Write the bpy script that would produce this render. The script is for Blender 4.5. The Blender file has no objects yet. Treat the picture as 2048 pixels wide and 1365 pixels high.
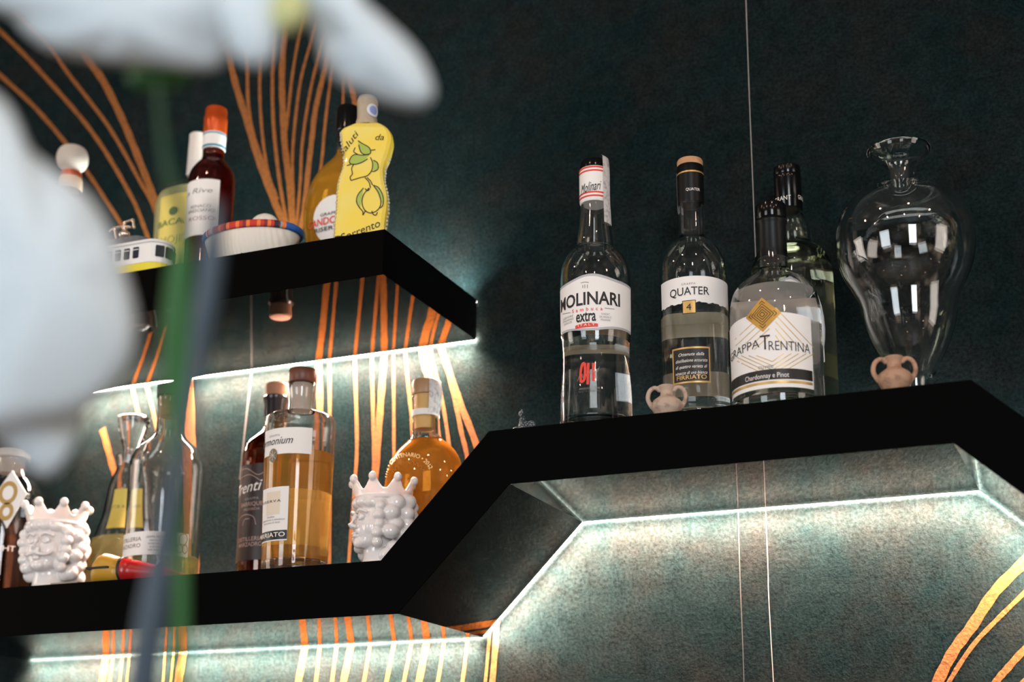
import bpy, bmesh, math, random
import numpy as np
from mathutils import Vector, Matrix
random.seed(7)
SC = bpy.context.scene
COL = SC.collection
PI = math.pi
# ------------------------------------------------------------------ camera (wall is the plane Y = 0, the room is at Y < 0)
D = 1.6                                   # camera to wall, metres
CZ = 1.45                                 # camera height
YAW, PITCH, ROLL, F = -0.39912, 0.26358, 0.00348, 2927.82
PX, PY, W, H = 1054.0, 860.4, 2048, 1365
_cy, _sy = math.cos(YAW), math.sin(YAW)
FWD = Vector((_sy*math.cos(PITCH), _cy*math.cos(PITCH), math.sin(PITCH)))
_r0 = Vector((_cy, -_sy, 0)); _u0 = _r0.cross(FWD)
RGT = _r0*math.cos(ROLL) + _u0*math.sin(ROLL)
UPV = -_r0*math.sin(ROLL) + _u0*math.cos(ROLL)
CAM = Vector((0, -D, CZ))
cd = bpy.data.cameras.new('camera'); cam = bpy.data.objects.new('camera', cd); COL.objects.link(cam)
M = Matrix.Identity(4)
for i in range(3):
    M[i][0] = RGT[i]; M[i][1] = UPV[i]; M[i][2] = -FWD[i]; M[i][3] = CAM[i]
cam.matrix_world = M
cd.sensor_width = 36; cd.sensor_fit = 'HORIZONTAL'; cd.lens = F/W*36
cd.shift_x = (W/2-PX)/W; cd.shift_y = -(H/2-PY)/W
cd.clip_start = 0.02
cd.dof.use_dof = True; cd.dof.aperture_fstop = 3.3; cd.dof.focus_distance = 1.60
SC.camera = cam
# ------------------------------------------------------------------ world, lamps, exposure
SC.view_settings.view_transform = 'Standard'; SC.view_settings.look = 'None'
SC.view_settings.gamma = 1; SC.view_settings.use_curve_mapping = False
SC.view_settings.exposure = 0.0
SC.cycles.max_bounces = 24; SC.cycles.transmission_bounces = 20; SC.cycles.transparent_max_bounces = 16
SC.cycles.glossy_bounces = 8; SC.cycles.diffuse_bounces = 3
SC.cycles.sample_clamp_indirect = 4; SC.cycles.blur_glossy = 0.4
wd = bpy.data.worlds.new('room_air'); SC.world = wd; wd.use_nodes = True
bg = wd.node_tree.nodes['Background']; bg.inputs[1].default_value = 1.0      # dim room; bright warm noise patches added for reflections in the glass
_n = wd.node_tree.nodes.new('ShaderNodeTexNoise'); _n.inputs['Scale'].default_value = 2.6; _n.inputs['Detail'].default_value = 3
_c = wd.node_tree.nodes.new('ShaderNodeTexCoord'); _q = wd.node_tree.nodes.new('ShaderNodeValToRGB')
wd.node_tree.links.new(_c.outputs['Generated'], _n.inputs['Vector']); wd.node_tree.links.new(_n.outputs['Fac'], _q.inputs['Fac']); wd.node_tree.links.new(_q.outputs['Color'], bg.inputs[0])
_e = _q.color_ramp.elements; _e[0].position = .52; _e[0].color = (.008, .007, .007, 1); _e[1].position = .70; _e[1].color = (1.1, .85, .65, 1)
def lamp_area(name, loc, aim, sx, sy, power, col):
    l = bpy.data.lights.new(name, 'AREA'); l.shape = 'RECTANGLE'; l.size = sx; l.size_y = sy; l.energy = power; l.color = col
    o = bpy.data.objects.new(name, l); COL.objects.link(o); o.location = loc
    o.rotation_euler = (Vector(aim)-Vector(loc)).to_track_quat('-Z', 'Y').to_euler(); return o
lamp_area('window_or_added_fill', (1.5, -4.6, 1.9), (-0.3, 0, 1.9), 1.0, 1.9, 105, (0.84, 0.93, 1.0))
lamp_area('window_or_added_fill', (3.2, -1.4, 1.9), (-0.5, -.2, 1.9), 1.2, 1.8, 25, (1.0, 0.90, 0.80))  # added side lamp for bright glass edges, no window known here
lamp_area('window_or_added_fill', (-4.2, -1.3, 1.9), (-0.7, -.2, 1.9), 1.2, 1.8, 30, (1.0, 0.90, 0.80))  # added lamp on the left, brightens the rims of the bottles
lamp_area('window_or_added_fill', (-2.2, -4.6, 1.8), (-0.6, 0, 1.9), 1.3, 1.6, 55, (0.84, 0.93, 1.0))
for i in range(4):
    for j in range(2):
        l = bpy.data.lights.new('ceiling_spot', 'POINT'); l.energy = 9; l.color = (1, 0.70, 0.50); l.shadow_soft_size = 0.03
        o = bpy.data.objects.new('ceiling_spot', l); COL.objects.link(o); o.location = (-2.0+1.1*i, -1.3-1.1*j, 3.0)
# ------------------------------------------------------------------ pixel <-> place helpers (2048 x 1365 frame)
def ray(x, y):
    return (FWD*F + RGT*(x-PX) - UPV*(y-PY)).normalized()
def at(x, y, Y):                          # the point seen at (x, y) lying on the plane Y
    d = ray(x, y); return CAM + d*((Y-CAM.y)/d.y)
def far(x, y, depth):                     # the point at a depth along the view axis
    d = ray(x, y); return CAM + d*(depth/d.dot(FWD))
def proj(p):
    v = Vector(p)-CAM; d = v.dot(FWD); return PX+F*v.dot(RGT)/d, PY-F*v.dot(UPV)/d, d
# ------------------------------------------------------------------ materials
def nt(name):
    m = bpy.data.materials.new(name); m.use_nodes = True; return m, m.node_tree, m.node_tree.nodes['Principled BSDF']
def mat(name, col, rough=0.5, metal=0.0, trans=0.0, ior=1.45, coat=0.0, spec=0.5, emit=None, es=0.0, noise=None, bump=None, sss=0, alpha=1):
    m, t, b = nt(name)
    b.inputs['Base Color'].default_value = (*col, 1); b.inputs['Roughness'].default_value = rough
    b.inputs['Metallic'].default_value = metal; b.inputs['Transmission Weight'].default_value = trans
    b.inputs['IOR'].default_value = ior; b.inputs['Coat Weight'].default_value = coat
    b.inputs['Specular IOR Level'].default_value = spec; b.inputs['Alpha'].default_value = alpha
    if sss:
        b.inputs['Subsurface Weight'].default_value = sss; b.inputs['Subsurface Radius'].default_value = (.01, .008, .007); b.inputs['Subsurface Scale'].default_value = 1.0
    if emit: b.inputs['Emission Color'].default_value = (*emit, 1); b.inputs['Emission Strength'].default_value = es
    if noise or bump:
        tc = t.nodes.new('ShaderNodeTexCoord')
    if noise:                              # (second colour, scale, low, high)
        n = t.nodes.new('ShaderNodeTexNoise'); n.inputs['Scale'].default_value = noise[1]; n.inputs['Detail'].default_value = 5
        r = t.nodes.new('ShaderNodeValToRGB'); r.color_ramp.elements[0].position = noise[2]; r.color_ramp.elements[1].position = noise[3]
        r.color_ramp.elements[0].color = (*col, 1); r.color_ramp.elements[1].color = (*noise[0], 1)
        t.links.new(tc.outputs['Object'], n.inputs['Vector']); t.links.new(n.outputs['Fac'], r.inputs['Fac']); t.links.new(r.outputs['Color'], b.inputs['Base Color'])
    if bump:                               # (scale, strength, distance)
        n = t.nodes.new('ShaderNodeTexNoise'); n.inputs['Scale'].default_value = bump[0]; n.inputs['Detail'].default_value = 4
        q = t.nodes.new('ShaderNodeBump'); q.inputs['Strength'].default_value = bump[1]; q.inputs['Distance'].default_value = bump[2]
        t.links.new(tc.outputs['Object'], n.inputs['Vector']); t.links.new(n.outputs['Fac'], q.inputs['Height']); t.links.new(q.outputs['Normal'], b.inputs['Normal'])
    return m
def wall_mat():
    m, t, b = nt('teal_concrete_wallpaper')
    tc = t.nodes.new('ShaderNodeTexCoord'); b.inputs['Roughness'].default_value = 0.75; b.inputs['Specular IOR Level'].default_value = 0.0
    def noise(sc, det, rough=.6):
        n = t.nodes.new('ShaderNodeTexNoise'); n.inputs['Scale'].default_value = sc; n.inputs['Detail'].default_value = det; n.inputs['Roughness'].default_value = rough
        t.links.new(tc.outputs['Object'], n.inputs['Vector']); return n
    def ramp(n, a, c, pa, pc):
        r = t.nodes.new('ShaderNodeValToRGB'); r.color_ramp.elements[0].color = (*a, 1); r.color_ramp.elements[1].color = (*c, 1)
        r.color_ramp.elements[0].position = pa; r.color_ramp.elements[1].position = pc; t.links.new(n.outputs['Fac'], r.inputs['Fac']); return r
    n1 = noise(5, 8, .62); n2 = noise(48, 6, .7); n3 = noise(260, 4, .7); n4 = noise(11, 5, .6)
    r1 = ramp(n1, (0.0046, 0.0102, 0.0110), (0.0084, 0.0138, 0.0142), .36, .66)
    r4 = ramp(n4, (0, 0, 0), (1, 1, 1), .42, .74)
    mx = t.nodes.new('ShaderNodeMix'); mx.data_type = 'RGBA'; t.links.new(r4.outputs[0], mx.inputs[0]); t.links.new(r1.outputs[0], mx.inputs[6]); mx.inputs[7].default_value = (0.0110, 0.0116, 0.0110, 1)
    r2 = ramp(n2, (0.78, 0.78, 0.78), (1.22, 1.22, 1.22), .35, .65)
    r3 = ramp(n3, (0.60, 0.60, 0.60), (1.45, 1.45, 1.45), .35, .65)
    a = t.nodes.new('ShaderNodeMix'); a.data_type = 'RGBA'; a.blend_type = 'MULTIPLY'; a.inputs[0].default_value = 1
    c = t.nodes.new('ShaderNodeMix'); c.data_type = 'RGBA'; c.blend_type = 'MULTIPLY'; c.inputs[0].default_value = 1
    t.links.new(mx.outputs[2], a.inputs[6]); t.links.new(r2.outputs[0], a.inputs[7]); t.links.new(a.outputs[2], c.inputs[6]); t.links.new(r3.outputs[0], c.inputs[7])
    t.links.new(c.outputs[2], b.inputs['Base Color'])
    bp = t.nodes.new('ShaderNodeBump'); bp.inputs['Strength'].default_value = 0.5; bp.inputs['Distance'].default_value = 0.0012
    t.links.new(n3.outputs['Fac'], bp.inputs['Height']); t.links.new(bp.outputs['Normal'], b.inputs['Normal'])
    return m
WALL = wall_mat()
GOLD = mat('printed_gold', (0.21, 0.066, 0.009), 0.5, 0.2, noise=((0.11, 0.032, 0.004), 140, .45, .75), bump=(260, .5, .0012))
BLACK = mat('matte_black_lacquer', (0.0012, 0.0012, 0.0012), 0.5, spec=0.02)
GLOSSB = mat('polished_black_acrylic', (0.002, 0.002, 0.002), 0.03, ior=1.33, spec=.24)
LEDB = mat('led_light', (1, 1, 1), 0.5, emit=(1.0, 0.77, 0.62), es=650)
LEDT = mat('led_light_soft', (1, 1, 1), 0.5, emit=(1.0, 0.86, 0.72), es=60)
GLASS = mat('clear_glass', (1, 1, 1), 0.0, trans=1, ior=1.47)
GLASSG = mat('greenish_glass', (0.975, 0.99, 0.93), 0.0, trans=1, ior=1.47)
WATER = mat('clear_spirit', (0.99, 0.985, 0.96), 0.0, trans=1, ior=1.36)
AMBER = mat('amber_grappa', (1.0, 0.56, 0.12), 0.0, trans=.72, ior=1.36)
DAMBER = mat('deep_amber_grappa', (1.0, 0.36, 0.04), 0.0, trans=.75, ior=1.36)
ORANGE = mat('orange_gold_grappa', (1.0, 0.46, 0.04), 0.0, trans=.75, ior=1.36)
YELLOW = mat('pale_yellow_grappa', (1.0, 0.80, 0.33), 0.0, trans=.8, ior=1.36)
DRED = mat('dark_red_wine', (0.30, 0.03, 0.018), 0.02, trans=0.9, ior=1.4)
BROWNL = mat('dark_brown_liqueur', (0.20, 0.045, 0.012), 0.02, trans=0.9, ior=1.36)
CREAM = mat('pale_lime_liquid', (0.93, 0.86, 0.45), 0.35, spec=.3, sss=.3)
PAPER = mat('white_label_paper', (0.80, 0.76, 0.73), 0.55, spec=.3)
PAPERY = mat('yellow_label_paper', (0.88, 0.70, 0.17), 0.5)
PAPERC = mat('cream_back_label_paper', (0.80, 0.66, 0.46), 0.6)
GREYP = mat('silver_grey_label_edge', (0.42, 0.42, 0.44), 0.4)
INK = mat('black_ink', (0.012, 0.010, 0.010), 0.5)
GREYI = mat('grey_ink', (0.25, 0.23, 0.22), 0.5)
REDI = mat('red_ink', (0.70, 0.05, 0.03), 0.5)
WHITEI = mat('white_ink', (0.82, 0.76, 0.70), 0.5)
GOLDI = mat('gold_foil', (0.60, 0.38, 0.13), 0.35, 0.6)
BLABEL = mat('black_label', (0.012, 0.010, 0.010), 0.4)
BPLAS = mat('glossy_black_cap', (0.004, 0.004, 0.004), 0.14, spec=.35)
BSLEEVE = mat('satin_black_sleeve', (0.005, 0.005, 0.005), 0.38, spec=.2)
CORK = mat('light_wood_stopper', (0.52, 0.29, 0.15), 0.6, noise=((0.40, 0.20, 0.09), 90, .4, .7))
DWOOD = mat('dark_wood_stopper', (0.17, 0.055, 0.028), 0.4, noise=((0.10, 0.03, 0.015), 60, .4, .7))
CERAM = mat('white_glazed_ceramic', (0.82, 0.75, 0.72), 0.12, coat=0.4, sss=.15)
CLAY = mat('worn_clay', (0.46, 0.33, 0.25), 0.75, noise=((0.16, 0.09, 0.06), 130, .52, .78), bump=(300, .4, .001))
CLAYB = mat('brown_fired_clay', (0.42, 0.24, 0.15), 0.7, noise=((0.17, 0.07, 0.04), 120, .5, .78), bump=(300, .4, .001))
COPPER = mat('orange_red_capsule', (0.50, 0.07, 0.01), 0.28, 0.35)
SEAL = mat('paper_tax_seal', (0.66, 0.62, 0.60), 0.4, noise=((0.35, 0.33, 0.36), 220, .45, .7))
FROST = mat('frosted_glass', (0.88, 0.80, 0.72), 0.35, trans=0.55, ior=1.3)
PETAL = mat('white_orchid_petal', (0.64, 0.72, 0.77), 0.6, sss=.2)
PGREEN = mat('orchid_stem_green', (0.032, 0.15, 0.035), 0.5)
PTHROAT = mat('orchid_throat_yellow_green', (0.55, 0.55, 0.25), 0.6)
STAKE = mat('grey_blue_plastic', (0.05, 0.075, 0.10), 0.5)
# ------------------------------------------------------------------ mesh helpers
def mesh_obj(name, verts, faces, m, parent=None, smooth=True, fmat=None):
    me = bpy.data.meshes.new(name); me.from_pydata([tuple(v) for v in verts], [], faces); me.validate()
    ms = m if isinstance(m, (list, tuple)) else [m]
    for q in ms: me.materials.append(q)
    if fmat:
        for p, k in zip(me.polygons, fmat): p.material_index = k
    me.polygons.foreach_set('use_smooth', [smooth]*len(me.polygons)); me.update()
    o = bpy.data.objects.new(name, me); COL.objects.link(o)
    if parent is not None: o.parent = parent
    return o
def thing(name, label, cat, loc=(0, 0, 0), group=None):
    o = bpy.data.objects.new(name, None); COL.objects.link(o); o.location = loc; o.empty_display_size = .02
    tag(o, label, cat, group); return o
def tag(o, label, cat, group=None):
    o['label'] = label; o['category'] = cat
    if group: o['group'] = group
    return o
def lathe_data(prof, seg=64, sy=1.0):
    v, f, idx = [], [], []
    for r, z in prof:
        if r < 1e-6: idx.append([len(v)]); v.append((0, 0, z))
        else:
            idx.append(list(range(len(v), len(v)+seg)))
            for k in range(seg):
                a = 2*PI*k/seg; v.append((r*math.sin(a), -r*math.cos(a)*sy, z))
    for A, B in zip(idx[:-1], idx[1:]):
        if len(A) == 1 and len(B) == 1: continue
        for k in range(seg):
            n = (k+1) % seg
            if len(A) == 1: f.append((A[0], B[n], B[k]))
            elif len(B) == 1: f.append((A[k], A[n], B[0]))
            else: f.append((A[k], A[n], B[n], B[k]))
    return v, f
def lathe(name, prof, m, parent, seg=64, sy=1.0, smooth=True):
    v, f = lathe_data(prof, seg, sy); o = mesh_obj(name, v, f, m, parent, smooth)
    if smooth: o.data.set_sharp_from_angle(angle=math.radians(38))
    return o
def smooth_prof(pts, n=4):                # Catmull-Rom through (z, r)
    out = []; P = [pts[0]]+list(pts)+[pts[-1]]
    for i in range(1, len(P)-2):
        p0, p1, p2, p3 = P[i-1], P[i], P[i+1], P[i+2]
        for k in range(n):
            t = k/n
            q = [0.5*((2*p1[j])+(-p0[j]+p2[j])*t+(2*p0[j]-5*p1[j]+4*p2[j]-p3[j])*t*t+(-p0[j]+3*p1[j]-3*p2[j]+p3[j])*t**3) for j in (0, 1)]
            out.append(tuple(q))
    out.append(tuple(pts[-1])); return out
def tube(name, pts, rad, m, parent, seg=12, smooth=True, flat=1.0):
    v, f = [], []; pts = [Vector(p) for p in pts]; n = len(pts)
    rads = rad if isinstance(rad, (list, tuple)) else [rad]*n
    up = Vector((0, 0.3, 1))
    for i, p in enumerate(pts):
        t = (pts[min(i+1, n-1)]-pts[max(i-1, 0)]).normalized(); a = t.cross(up)
        if a.length < .05: a = t.cross(Vector((1, 0, 0)))
        a.normalize(); b = a.cross(t).normalized()
        for k in range(seg):
            q = 2*PI*k/seg; v.append(p+a*math.cos(q)*rads[i]+b*math.sin(q)*rads[i]*flat)
    for i in range(n-1):
        for k in range(seg):
            f.append((i*seg+k, i*seg+(k+1) % seg, (i+1)*seg+(k+1) % seg, (i+1)*seg+k))
    f.append(tuple(range(seg))[::-1]); f.append(tuple(range((n-1)*seg, n*seg)))
    return mesh_obj(name, v, f, m, parent, smooth)
def curve_pts(P, n=6):
    P = [Vector(p) for p in P]; Q = [P[0]*2-P[1]]+P+[P[-1]*2-P[-2]]; out = []
    for i in range(1, len(Q)-2):
        p0, p1, p2, p3 = Q[i-1], Q[i], Q[i+1], Q[i+2]
        for k in range(n):
            t = k/n; out.append(0.5*((2*p1)+(-p0+p2)*t+(2*p0-5*p1+4*p2-p3)*t*t+(-p0+3*p1-3*p2+p3)*t**3))
    out.append(P[-1]); return out
def text_verts(s, bold=0.0, shear=0.0, space=1.0):
    c = bpy.data.curves.new('txt', 'FONT'); c.body = s; c.size = 1; c.offset = bold; c.shear = shear; c.resolution_u = 3; c.space_character = space
    c.align_x = 'CENTER'; o = bpy.data.objects.new('txt', c); COL.objects.link(o)
    dg = bpy.context.evaluated_depsgraph_get(); dg.update()
    me = bpy.data.meshes.new_from_object(o.evaluated_get(dg)); bpy.data.objects.remove(o)
    bm = bmesh.new(); bm.from_mesh(me); bmesh.ops.remove_doubles(bm, verts=bm.verts, dist=1e-5)
    for _ in range(2):
        es = [e for e in bm.edges if e.calc_length() > 0.22]
        if es: bmesh.ops.subdivide_edges(bm, edges=es, cuts=1)
    bmesh.ops.triangulate(bm, faces=[q for q in bm.faces])
    bm.verts.index_update()
    v = [q.co.copy() for q in bm.verts]; f = [tuple(w.index for w in q.verts) for q in bm.faces]
    bm.free(); bpy.data.meshes.remove(me); return v, f
def union(name, parts, m, parent, voxel, smooth_it=2):      # blobs fused into one continuous surface
    v, f = [], []
    for pv, pf in parts:
        o = len(v); v += [tuple(q) for q in pv]; f += [tuple(i+o for i in q) for q in pf]
    me = bpy.data.meshes.new('tmp'); me.from_pydata(v, [], f); o = bpy.data.objects.new('tmp', me); COL.objects.link(o)
    r = o.modifiers.new('r', 'REMESH'); r.mode = 'VOXEL'; r.voxel_size = voxel
    if smooth_it:
        s = o.modifiers.new('s', 'SMOOTH'); s.iterations = smooth_it; s.factor = .5
    dg = bpy.context.evaluated_depsgraph_get(); dg.update()
    res = bpy.data.meshes.new_from_object(o.evaluated_get(dg)); bpy.data.objects.remove(o)
    res.name = name; res.materials.clear(); res.materials.append(m); res.polygons.foreach_set('use_smooth', [True]*len(res.polygons))
    q = bpy.data.objects.new(name, res); COL.objects.link(q); q.parent = parent; return q
def ell(c, r, rot=0, axis='Z', seg=18):
    v, f = lathe_data([(math.sin(PI*i/12), -math.cos(PI*i/12)) for i in range(13)], seg)
    R_ = Matrix.Rotation(rot, 3, axis)
    if not isinstance(r, (list, tuple)): r = (r, r, r)
    return [R_ @ Vector((a[0]*r[0], a[1]*r[1], a[2]*r[2]))+Vector(c) for a in v], f
def limb(pts, rad, seg=10):
    o = tube('x', pts, rad, BLACK, None, seg); v = [q.co.copy() for q in o.data.vertices]; f = [tuple(p.vertices) for p in o.data.polygons]
    me = o.data; bpy.data.objects.remove(o); bpy.data.meshes.remove(me); return v, f
# ------------------------------------------------------------------ the setting: wallpapered wall
GL = []                                   # printed gold stems: (width, [points])
def gl(w, *p): GL.append((w, p))
gl(9, (-60, 95), (0, 150), (66, 211), (127, 281), (176, 347), (211, 400), (246, 455), (262, 490))
gl(9, (-60, 5), (0, 62), (53, 114), (110, 176), (163, 237), (202, 290), (237, 347), (268, 404), (288, 453), (300, 490))
gl(8, (30, 20), (94, 84), (132, 141), (176, 198), (215, 250), (250, 308), (281, 365), (303, 404), (318, 450))
gl(15, (120, 20), (171, 110), (207, 163), (242, 233), (268, 294), (294, 360), (308, 396), (325, 450))
gl(14, (440, 30), (456, 104), (472, 171), (495, 245), (514, 310), (537, 374), (562, 435), (580, 480))
gl(8, (492, 60), (495, 126), (496, 200), (504, 258), (520, 310), (540, 361), (555, 400))
gl(7, (522, 60), (520, 133), (520, 200), (525, 271), (533, 329), (546, 384), (566, 435), (580, 480))
gl(8, (556, 0), (548, 68), (545, 149), (546, 229), (551, 294), (559, 361), (569, 422), (580, 480))
gl(14, (576, -10), (569, 62), (564, 149), (566, 229), (570, 294), (577, 352), (582, 406), (585, 480))
gl(7, (612, 10), (599, 68), (585, 149), (577, 220), (572, 262))
gl(7, (645, 10), (625, 75), (604, 149), (593, 220), (586, 294), (585, 342), (587, 406), (588, 480))
gl(7, (668, 10), (646, 84), (628, 149), (614, 220), (604, 294), (601, 358), (596, 420), (590, 480))
gl(12, (672, 40), (654, 123), (641, 175), (630, 226), (624, 278), (617, 336), (608, 420), (596, 480))
gl(7, (680, 60), (665, 139), (656, 200), (649, 262), (644, 319), (632, 400))
gl(6, (692, 40), (688, 149), (686, 213), (684, 300))
gl(12, (711, -10), (704, 60), (701, 149), (709, 200), (714, 226), (716, 300))
gl(8, (258, 700), (264, 768), (278, 834), (290, 900))
gl(8, (280, 700), (291, 761), (306, 820), (318, 880))
gl(30, (366, 640), (372, 752), (379, 892), (384, 1020), (386, 1133), (384, 1230), (382, 1300))
gl(14, (205, 858), (220, 913), (236, 975), (246, 1040))
gl(7, (240, 925), (232, 965), (236, 1000))
gl(15, (636, 640), (637, 720), (640, 817), (640, 1000), (632, 1200))
gl(8, (656, 640), (659, 726), (660, 913), (659, 1123), (655, 1240))
gl(8, (708, 640), (710, 726), (714, 881), (710, 965), (698, 1120), (690, 1240))
gl(8, (742, 640), (744, 720), (746, 817), (748, 900), (747, 960))
gl(15, (774, 640), (768, 720), (762, 800), (756, 881), (750, 960), (730, 1120), (712, 1240))
gl(7, (786, 640), (787, 720), (788, 881), (786, 1000), (770, 1220))
gl(8, (806, 640), (812, 720), (818, 784), (824, 850), (828, 1000), (812, 1230))
gl(19, (838, 640), (849, 720), (862, 768), (872, 860), (880, 1000), (866, 1230))
gl(8, (854, 640), (865, 720), (881, 784), (897, 881), (915, 1050), (905, 1230))
gl(10, (874, 640), (891, 720), (910, 800), (923, 865), (936, 925), (950, 1060), (945, 1230))
gl(14, (862, 640), (885, 705), (920, 805), (952, 888), (985, 1000), (1004, 1150), (997, 1230))
for w, a, b in ((16, (212, 1312), (204, 1365)), (7, (226, 1315), (219, 1365)), (7, (246, 1310), (240, 1365)), (7, (260, 1310), (255, 1365)),
                (7, (330, 1307), (326, 1365)), (7, (349, 1305), (343, 1365)), (17, (367, 1303), (357, 1365)), (15, (611, 1290), (597, 1365)),
                (8, (640, 1291), (632, 1365)), (8, (674, 1290), (664, 1365)), (15, (703, 1288), (687, 1365)), (8, (741, 1287), (728, 1365)),
                (9, (789, 1285), (773, 1365)), (8, (824, 1283), (808, 1365)), (15, (854, 1283), (838, 1365)), (8, (889, 1280), (876, 1365)),
                (8, (936, 1277), (925, 1365)), (7, (980, 1261), (971, 1365)), (13, (994, 1252), (985, 1365))):
    dx = (b[0]-a[0])/(b[1]-a[1])
    gl(w, (a[0]-dx*30+0, a[1]-30), a, b, (b[0]+dx*60-3, b[1]+60), (b[0]+dx*120-9, b[1]+130))
gl(22, (2110, 1060), (2048, 1125), (1990, 1184), (1944, 1253), (1907, 1303), (1875, 1365), (1840, 1440))
gl(9, (2110, 1125), (2048, 1187), (1990, 1244), (1944, 1294), (1898, 1365), (1860, 1440))
gl(14, (2110, 1240), (2048, 1301), (2013, 1340), (1992, 1365), (1950, 1430))
gl(8, (2110, 1310), (2048, 1362), (1990, 1430))
wv = [(-3.6, 0, 0), (3.0, 0, 0), (3.0, 0, 3.2), (-3.6, 0, 3.2)]
wall = mesh_obj('wall_back', wv, [(0, 1, 2, 3)], WALL, smooth=False); wall['kind'] = 'structure'
for nm_, z_, mm_ in (('floor', 0, mat('dark_floor_boards', (.05, .035, .025), .5, noise=((.08, .05, .03), 6, .4, .6))), ('ceiling', 3.2, mat('dark_ceiling_paint', (.05, .05, .05), .8))):
    o_ = mesh_obj(nm_, [(-3.6, -6, z_), (3.0, -6, z_), (3.0, 0, z_), (-3.6, 0, z_)], [(0, 1, 2, 3)], mm_, smooth=False); o_['kind'] = 'structure'
def strip(P, w, yoff):                    # flat printed band following P on the wall, width in pixels
    C = curve_pts([at(x, y, 0) for x, y in P], 6); v, f = [], []
    mm = [proj(c)[2]/F for c in C]
    for i, c in enumerate(C):
        t = (C[min(i+1, len(C)-1)]-C[max(i-1, 0)]).normalized(); n = Vector((t.z, 0, -t.x)); h = w*mm[i]*.5*(1+.07*math.sin(i*1.7+w))
        v += [c+n*h+Vector((0, yoff, 0)), c-n*h+Vector((0, yoff, 0))]
    for i in range(len(C)-1): f.append((2*i, 2*i+1, 2*i+3, 2*i+2))
    return v, f
gv, gf = [], []
for i, (w, P) in enumerate(GL):
    v, f = strip(P, w, -.0002-.000004*i); o = len(gv); gv += v; gf += [tuple(q+o for q in a) for a in f]
mesh_obj('printed_gold_grass', gv, gf, GOLD, wall, False)
SEAM = mat('pale_wallpaper_seam', (0.30, 0.27, 0.25), 0.6)
v, f = strip([(1491, -40), (1492, 0), (1499, 200), (1507, 400), (1521, 760), (1535, 1110), (1537, 1180), (1541, 1260), (1547, 1365), (1552, 1460)], 1.6, -.0003)
mesh_obj('wallpaper_seam', v, f, SEAM, wall, False)
SEAM2 = mat('faint_wallpaper_crease', (0.030, 0.030, 0.029), 0.6)
v, f = strip([(1476, 1000), (1480, 1150), (1486, 1300), (1490, 1440)], 2, -.0003); mesh_obj('wallpaper_seam', v, f, SEAM2, wall, False)
v, f = strip([(504, 740), (497, 800), (488, 880), (480, 960)], 4, -.0003); mesh_obj('wallpaper_seam', v, f, SEAM2, wall, False)
# ------------------------------------------------------------------ shelves
U = D
ZT, ZB = CZ+.25435*U, CZ+.21668*U          # right, raised run
LT, LB = CZ+.17199*U, CZ+.13509*U          # left, low run
UT, UB = CZ+.40430*U, CZ+.37024*U          # upper shelf
DEP, UDEP, GAP = .1385*U, .1575*U, .004
XL = -1.4142
def extrude(name, poly, y0, y1, parent):   # poly is (X, Z) in order; front at y0
    n = len(poly); v = [(x, y0, z) for x, z in poly]+[(x, y1, z) for x, z in poly]
    f = [tuple(range(n)), tuple(range(n, 2*n))[::-1]]; fm = [0, 0]
    for i in range(n):
        j = (i+1) % n; f.append((i, i+n, j+n, j)); fm.append(1)
    bm = bmesh.new(); vs = [bm.verts.new(q) for q in v]
    for a, k in zip(f, fm): bm.faces.new([vs[i] for i in a]).material_index = k
    bmesh.ops.recalc_face_normals(bm, faces=bm.faces)
    es = [e for e in bm.edges if all(abs(q.co.y-y0) < 1e-6 for q in e.verts)]
    bmesh.ops.bevel(bm, geom=es, offset=.0006, segments=2, affect='EDGES', material=0)
    me = bpy.data.meshes.new(name); bm.to_mesh(me); bm.free(); me.materials.append(BLACK); me.materials.append(GLOSSB)
    o = bpy.data.objects.new(name, me); COL.objects.link(o); o.parent = parent; return o
def offset_path(path, d):                  # path shifted sideways by d, mitred corners
    P = [Vector((x, z)) for x, z in path]; out = []
    N = [Vector((-(b-a).normalized().y, (b-a).normalized().x)) for a, b in zip(P[:-1], P[1:])]
    for i, p in enumerate(P):
        n0 = N[max(i-1, 0)]; n1 = N[min(i, len(N)-1)]; m = (n0+n1).normalized(); out.append(p+m*(d/m.dot(n1)))
    return [(q.x, q.y) for q in out]
def led(parent, path, m, d0, d1, y0, y1):  # slim light strip behind the shelf edge, following path (X, Z), between side offsets d0..d1 and depths y0..y1
    A, C = offset_path(path, d0), offset_path(path, d1)
    for i in range(len(path)-1):
        v = []
        for k in (i, i+1):
            for y in (y0, y1):
                for Q in (A, C): v.append(Vector((Q[k][0], y, Q[k][1])))
        c = sum(v, Vector())/8; v = [q+(c-q).normalized()*.0015*abs((c-q).normalized().x) for q in v]
        mesh_obj('led_strip', v, [(0, 1, 3, 2), (4, 6, 7, 5), (0, 4, 5, 1), (2, 3, 7, 6), (0, 2, 6, 4), (1, 5, 7, 3)], m, parent, False)
LEDN = [0]
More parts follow.
